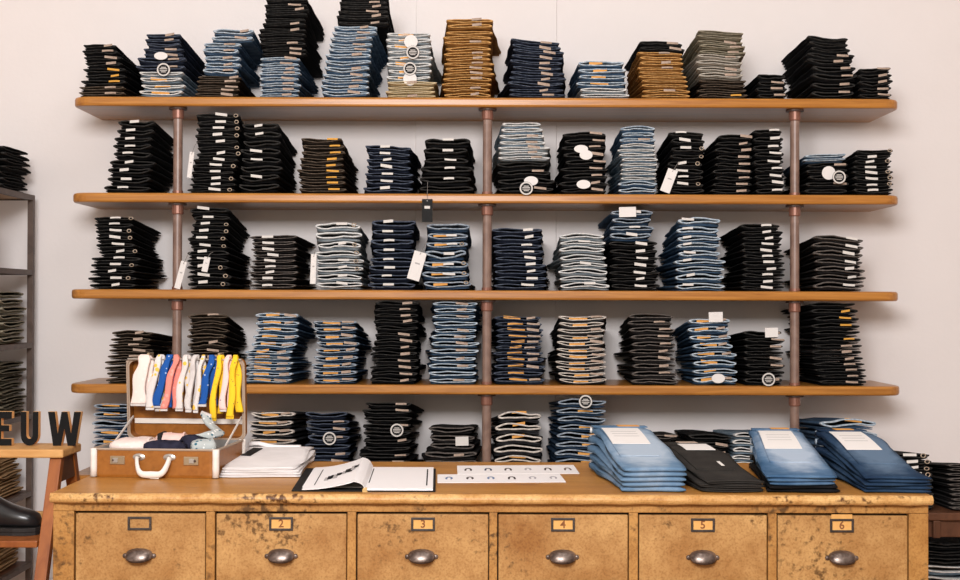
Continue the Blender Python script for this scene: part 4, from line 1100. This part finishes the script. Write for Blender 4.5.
for x in (lx1, lx0):
    tb(leg(x, yt0 + 0.035, 3.66, 0, zl), 'leg', M['trestle'], 0.003)
    tb(leg(x, yt1 - 0.03, 4.56, 0, zl), 'leg', M['trestle'], 0.003)
    tb(MB().box(x - 0.014, x + 0.014, yt0 + 0.03, yt1 - 0.02, zl - 0.075, zl), 'end_block', M['darkwood'], 0.002)
zs = P(20, 541, 3.93).z
tb(MB().box(lx0 + 0.019, lx1 - 0.019, 3.93, 4.26, zs - 0.020, zs), 'lower_shelf', M['trestle'], 0.003)
zr_ = P(25, 518, 4.2).z
tb(MB().box(lx0 + 0.019, lx1 - 0.019, 4.22, 4.245, zr_ - 0.016, zr_ + 0.016), 'stretcher', M['trestletop'], 0.003)
# letters standing on the plank
M['letterside'] = flat('letter_wood_edge', (0.72, 0.40, 0.16), 0.6)
def letter(name, pts, px0, px1, label, sy=1.0):
    yl = (yt0 + yt1)/2 + 0.02
    zb = zt + 0.0005; zh_ = P(40, 411.5, yl).z - zb
    x0 = P(px0, 430, yl).x; x1 = P(px1, 430, yl).x
    mb = MB().prism([(u*(x1 - x0), v*zh_) for u, v in pts], 0, 0.022, 0, Matrix.Rotation(R(90), 4, 'X'), side=1)
    # prism faces: recolour back
    o = mb.build(name, [M['black'], M['letterside']], None, (x0, yl + 0.011, zb)); tag(o, label, 'letter'); return o
E_ = [(0, 0), (1, 0), (1, .2), (.38, .2), (.38, .42), (.85, .42), (.85, .6), (.38, .6), (.38, .8), (1, .8), (1, 1), (0, 1)]
U_ = [(0, 1), (0, .3)] + [(0.5 - 0.5*math.cos(a), .3 - .3*math.sin(a)) for a in [math.pi*k/10 for k in range(1, 10)]] + [(1, .3), (1, 1), (.68, 1), (.68, .32)] + \
     [(0.5 + 0.18*math.cos(a), .32 - .12*math.sin(a)) for a in [math.pi*k/6 for k in range(1, 6)]] + [(.32, .32), (.32, 1)]
W_ = [(0, 1), (.16, 0), (.40, 0), (.5, .5), (.60, 0), (.84, 0), (1, 1), (.79, 1), (.70, .36), (.59, 1), (.41, 1), (.30, .36), (.21, 1)]
letter('letter_e', E_, -4, 13, 'black letter E with pale wood edges on the trestle')
letter('letter_u', U_, 22, 39.5, 'black letter U with pale wood edges on the trestle')
letter('letter_w', W_, 49, 82, 'black letter W with pale wood edges on the trestle')
# black leather boot on the lower shelf (toe towards the counter)
M['boot'] = flat('black_boot_leather', (0.012, 0.012, 0.013), 0.28, 0.5)
M['sole'] = flat('boot_sole', (0.016, 0.013, 0.012), 0.6)
btx = P(41, 530, 4.06).x; boot = empty('leather_boot', (btx - 0.28, 4.06, zs + 0.0006)); tag(boot, 'black leather ankle boot on the lower shelf of the trestle', 'boot')
secs = [(0.0, .030, .115), (.015, .036, .118), (.06, .039, .118), (.10, .040, .112), (.135, .041, .098), (.165, .043, .080), (.195, .046, .066), (.225, .047, .056), (.25, .043, .049), (.268, .034, .040), (.278, .018, .026)]
vs = []; fs = []; nb = 16
for x, hw, h in secs:
    for i in range(nb):
        a = 2*math.pi*i/nb; c, s_ = math.cos(a), math.sin(a)
        vs.append((x, hw*math.copysign(abs(c)**0.7, c), 0.020 + h*0.5 + h*0.5*math.copysign(abs(s_)**0.75, s_)))
for k in range(len(secs) - 1):
    for i in range(nb): j = (i+1) % nb; fs.append((k*nb+i, k*nb+j, (k+1)*nb+j, (k+1)*nb+i))
fs += [list(range(nb))[::-1], [(len(secs)-1)*nb+i for i in range(nb)]]
MB().add(vs, fs).build('boot_upper', M['boot'], boot, smooth=True)
sp = [(0.002, -.032), (0.08, -.037), (.15, -.040), (.21, -.051), (.25, -.049), (.275, -.036), (.287, -.015)]
so = sp + [(.289, 0)] + [(x, -y) for x, y in sp[::-1]]
MB().prism(so, 0.009, 0.022).build('sole', M['sole'], boot, bevel=0.002)
MB().prism([(0.002, -.033), (.07, -.037), (.07, .037), (.002, .033)], 0.0, 0.0088).build('heel', M['sole'], boot)
MB().prism([(.13, -.040), (.21, -.051), (.25, -.049), (.275, -.036), (.285, -.012), (.285, .012), (.275, .036), (.25, .049), (.21, .051), (.13, .040)], 0.0, 0.0088).build('forefoot_sole', M['sole'], boot)
MB().lathe([(0.050, 0.10), (0.052, 0.16), (0.054, 0.225)], 18, 0, Matrix.Translation((0.055, 0, 0)) @ Matrix.Scale(0.80, 4, (0, 1, 0))).build('boot_shaft', M['boot'], boot, smooth=True)

# ------------------------------------------------------------------ metal rack along the left
M['rack'] = wood('rack_steel', (0.07, 0.045, 0.034), (0.12, 0.08, 0.062), (4, 4, 4), 5, 0.5, 0.4)
M['rackboard'] = wood('rack_board', (0.34, 0.19, 0.085), (0.46, 0.28, 0.13), (8, 2, 8), 4, 0.6)
yr1 = 5.66
xr1 = P(34.5, 300, yr1).x; xr0 = xr1 - 0.40; yr0 = 4.75
rack = empty('metal_rack', ((xr0 + xr1)/2, (yr0 + yr1)/2, 0))
tag(rack, 'dark steel shelf rack with thin posts standing along the room side', 'shelving')
RO = Vector(((xr0 + xr1)/2, (yr0 + yr1)/2, 0))
def rk(mb, name, mat, bevel=0.0): return mb.build(name, mat, rack, tuple(-RO), bevel=bevel)
rz = [P(34.5, y, yr1).z for y in (195.5, 270, 342.5, 413, 490, 561)]
PW = 0.024
for x in (xr0, xr1 - PW):
    for y in (yr0, yr1 - PW): rk(MB().box(x, x + PW, y, y + PW, 0, rz[0]), 'post', M['rack'], 0.001)
for z in rz:
    rk(MB().box(xr1 - PW + 0.001, xr1 - 0.001, yr0 + PW, yr1 - PW, z - 0.022, z - 0.0005), 'side_rail', M['rack'])
    rk(MB().box(xr0 + 0.001, xr0 + PW - 0.001, yr0 + PW, yr1 - PW, z - 0.022, z - 0.0005), 'side_rail', M['rack'])
    rk(MB().box(xr0 + PW, xr1 - PW, yr1 - PW + 0.001, yr1 - 0.001, z - 0.022, z - 0.0005), 'end_rail', M['rack'])
    rk(MB().box(xr0 + PW, xr1 - PW, yr0 + 0.001, yr0 + PW - 0.001, z - 0.022, z - 0.0005), 'end_rail', M['rack'])
    rk(MB().box(xr0 + PW + 0.001, xr1 - PW - 0.001, yr0 + PW, yr1 - PW, z - 0.016, z - 0.0008), 'board', M['rackboard'] if z in rz[:1] else M['darkwood'])
# folded trousers on the rack, waist towards the aisle
def rack_stack(level, kind, n, H, xfront, y0, y1, seed, words):
    rng = random.Random(seed); tm = H/n; w_ = y1 - y0
    bend = (rng.uniform(.05, .25), 0.06, 1.0)
    sets = make_meshes(w_, 0.30, tm*0.96, seed, 4, bend, 0, 0.1); z = rz[level] + 0.001
    for i in range(n):
        o = one_pair(kind, rng.choice(sets), (xfront + rng.uniform(-.014, .012), (y0 + y1)/2 + rng.uniform(-.01, .01), z), (0, 0, R(90) + rng.uniform(-.04, .04)), 1, w_, tm, [], rng, bend)
        # front of the mesh looks along -y: turning by 90 degrees makes it look along +x
        top = n - i
        tag(o, WORDS[kind][0] + ', ' + ('topmost' if top == 1 else NUM[top] + ' from top') + ', ' + words, WORDS[kind][2], 'trousers stacked on the metal rack'); z += tm
xf = xr1 - 0.012
rack_stack(0, 'black', 7, 0.175, xf, 5.31, 5.60, 201, 'stack on top of the metal rack')
rack_stack(2, 'khaki', 7, 0.215, xf - 0.010, 5.34, 5.62, 202, 'stack below the dark binder on the rack')
rack_stack(3, 'olive', 8, 0.225, xf - 0.012, 5.34, 5.62, 203, 'stack on the fourth tier of the rack')
rack_stack(4, 'rust', 6, 0.15, xf - 0.025, 5.34, 5.62, 204, 'stack on the fifth tier of the rack')
rack_stack(5, 'rust', 4, 0.105, xf - 0.03, 5.34, 5.62, 205, 'stack on the lowest tier of the rack')
# dark binder standing on the second tier
o = empty('ring_binder', (xr1 - 0.06, 5.30, rz[1] + 0.001)); tag(o, 'dark grey binder standing upright on the second tier of the rack', 'binder')
MB().box(-0.2, 0.0, -0.035, 0.035, 0, 0.205).build('binder_cover', flat('binder_grey', (0.035, 0.033, 0.032), 0.5), o, bevel=0.004)
for k in range(5): MB().box(0.0, 0.0008, -0.012, 0.012, 0.06 + 0.026*k, 0.072 + 0.026*k).build('spine_print', M['greyprint'], o)

# ------------------------------------------------------------------ low table with more jeans beyond the counter
yq = 4.52
zq = P(930, 513, yq).z
tq0, tq1 = P(872, 513, yq).x, P(1060, 513, yq).x
tbl = empty('low_display_table', ((tq0 + tq1)/2, yq + 0.25, 0)); tag(tbl, 'dark wooden two tier display table beyond the counter end', 'table')
TO = Vector(((tq0 + tq1)/2, yq + 0.25, 0))
def tq(mb, name, mat=None): return mb.build(name, mat or M['darkwood'], tbl, tuple(-TO), bevel=0.003)
tq(MB().box(tq0, tq1, yq, yq + 0.5, zq - 0.026, zq), 'table_top')
zq2 = zq - 0.40
tq(MB().box(tq0 + 0.04, tq1 - 0.04, yq + 0.03, yq + 0.47, zq2 - 0.022, zq2), 'lower_shelf')
tq(MB().box(tq0 + 0.045, tq1 - 0.045, yq + 0.02, yq + 0.04, zq - 0.085, zq - 0.0265), 'apron')
for x in (tq0, tq1 - 0.045):
    for y in (yq, yq + 0.455): tq(MB().box(x, x + 0.045, y, y + 0.045, 0, zq - 0.0265), 'leg')
xm = P(937, 520, yq).x
tq(MB().box(xm - 0.012, xm + 0.012, yq - 0.001, yq + 0.02, zq - 0.085, zq - 0.0265), 'bracket', M['darkwood'])
STK = lambda sid, where, zb, yf, segs, tilt=0: stack(sid, where, zb, yf, segs, 0.38, 'jeans on the low display table', 0, tilt)
STK(301, 'stack on the low table nearest the counter', zq, yq + 0.03, [S('black', 9, 453, 902, 935, 899, 930, 'w45r85', .9)])
STK(302, 'thick stack on the low table', zq, yq + 0.03, [S('charcoal', 10, 464, 954, 1000, 953, 996, '', 0)])
STK(303, 'stack on the lower tier of the low table', zq2, yq + 0.06, [S('pale', 6, 566, 922, 980, 924, 980, '', 0), S('black', 3, 542, 922, 980, 924, 980, '', 0)])
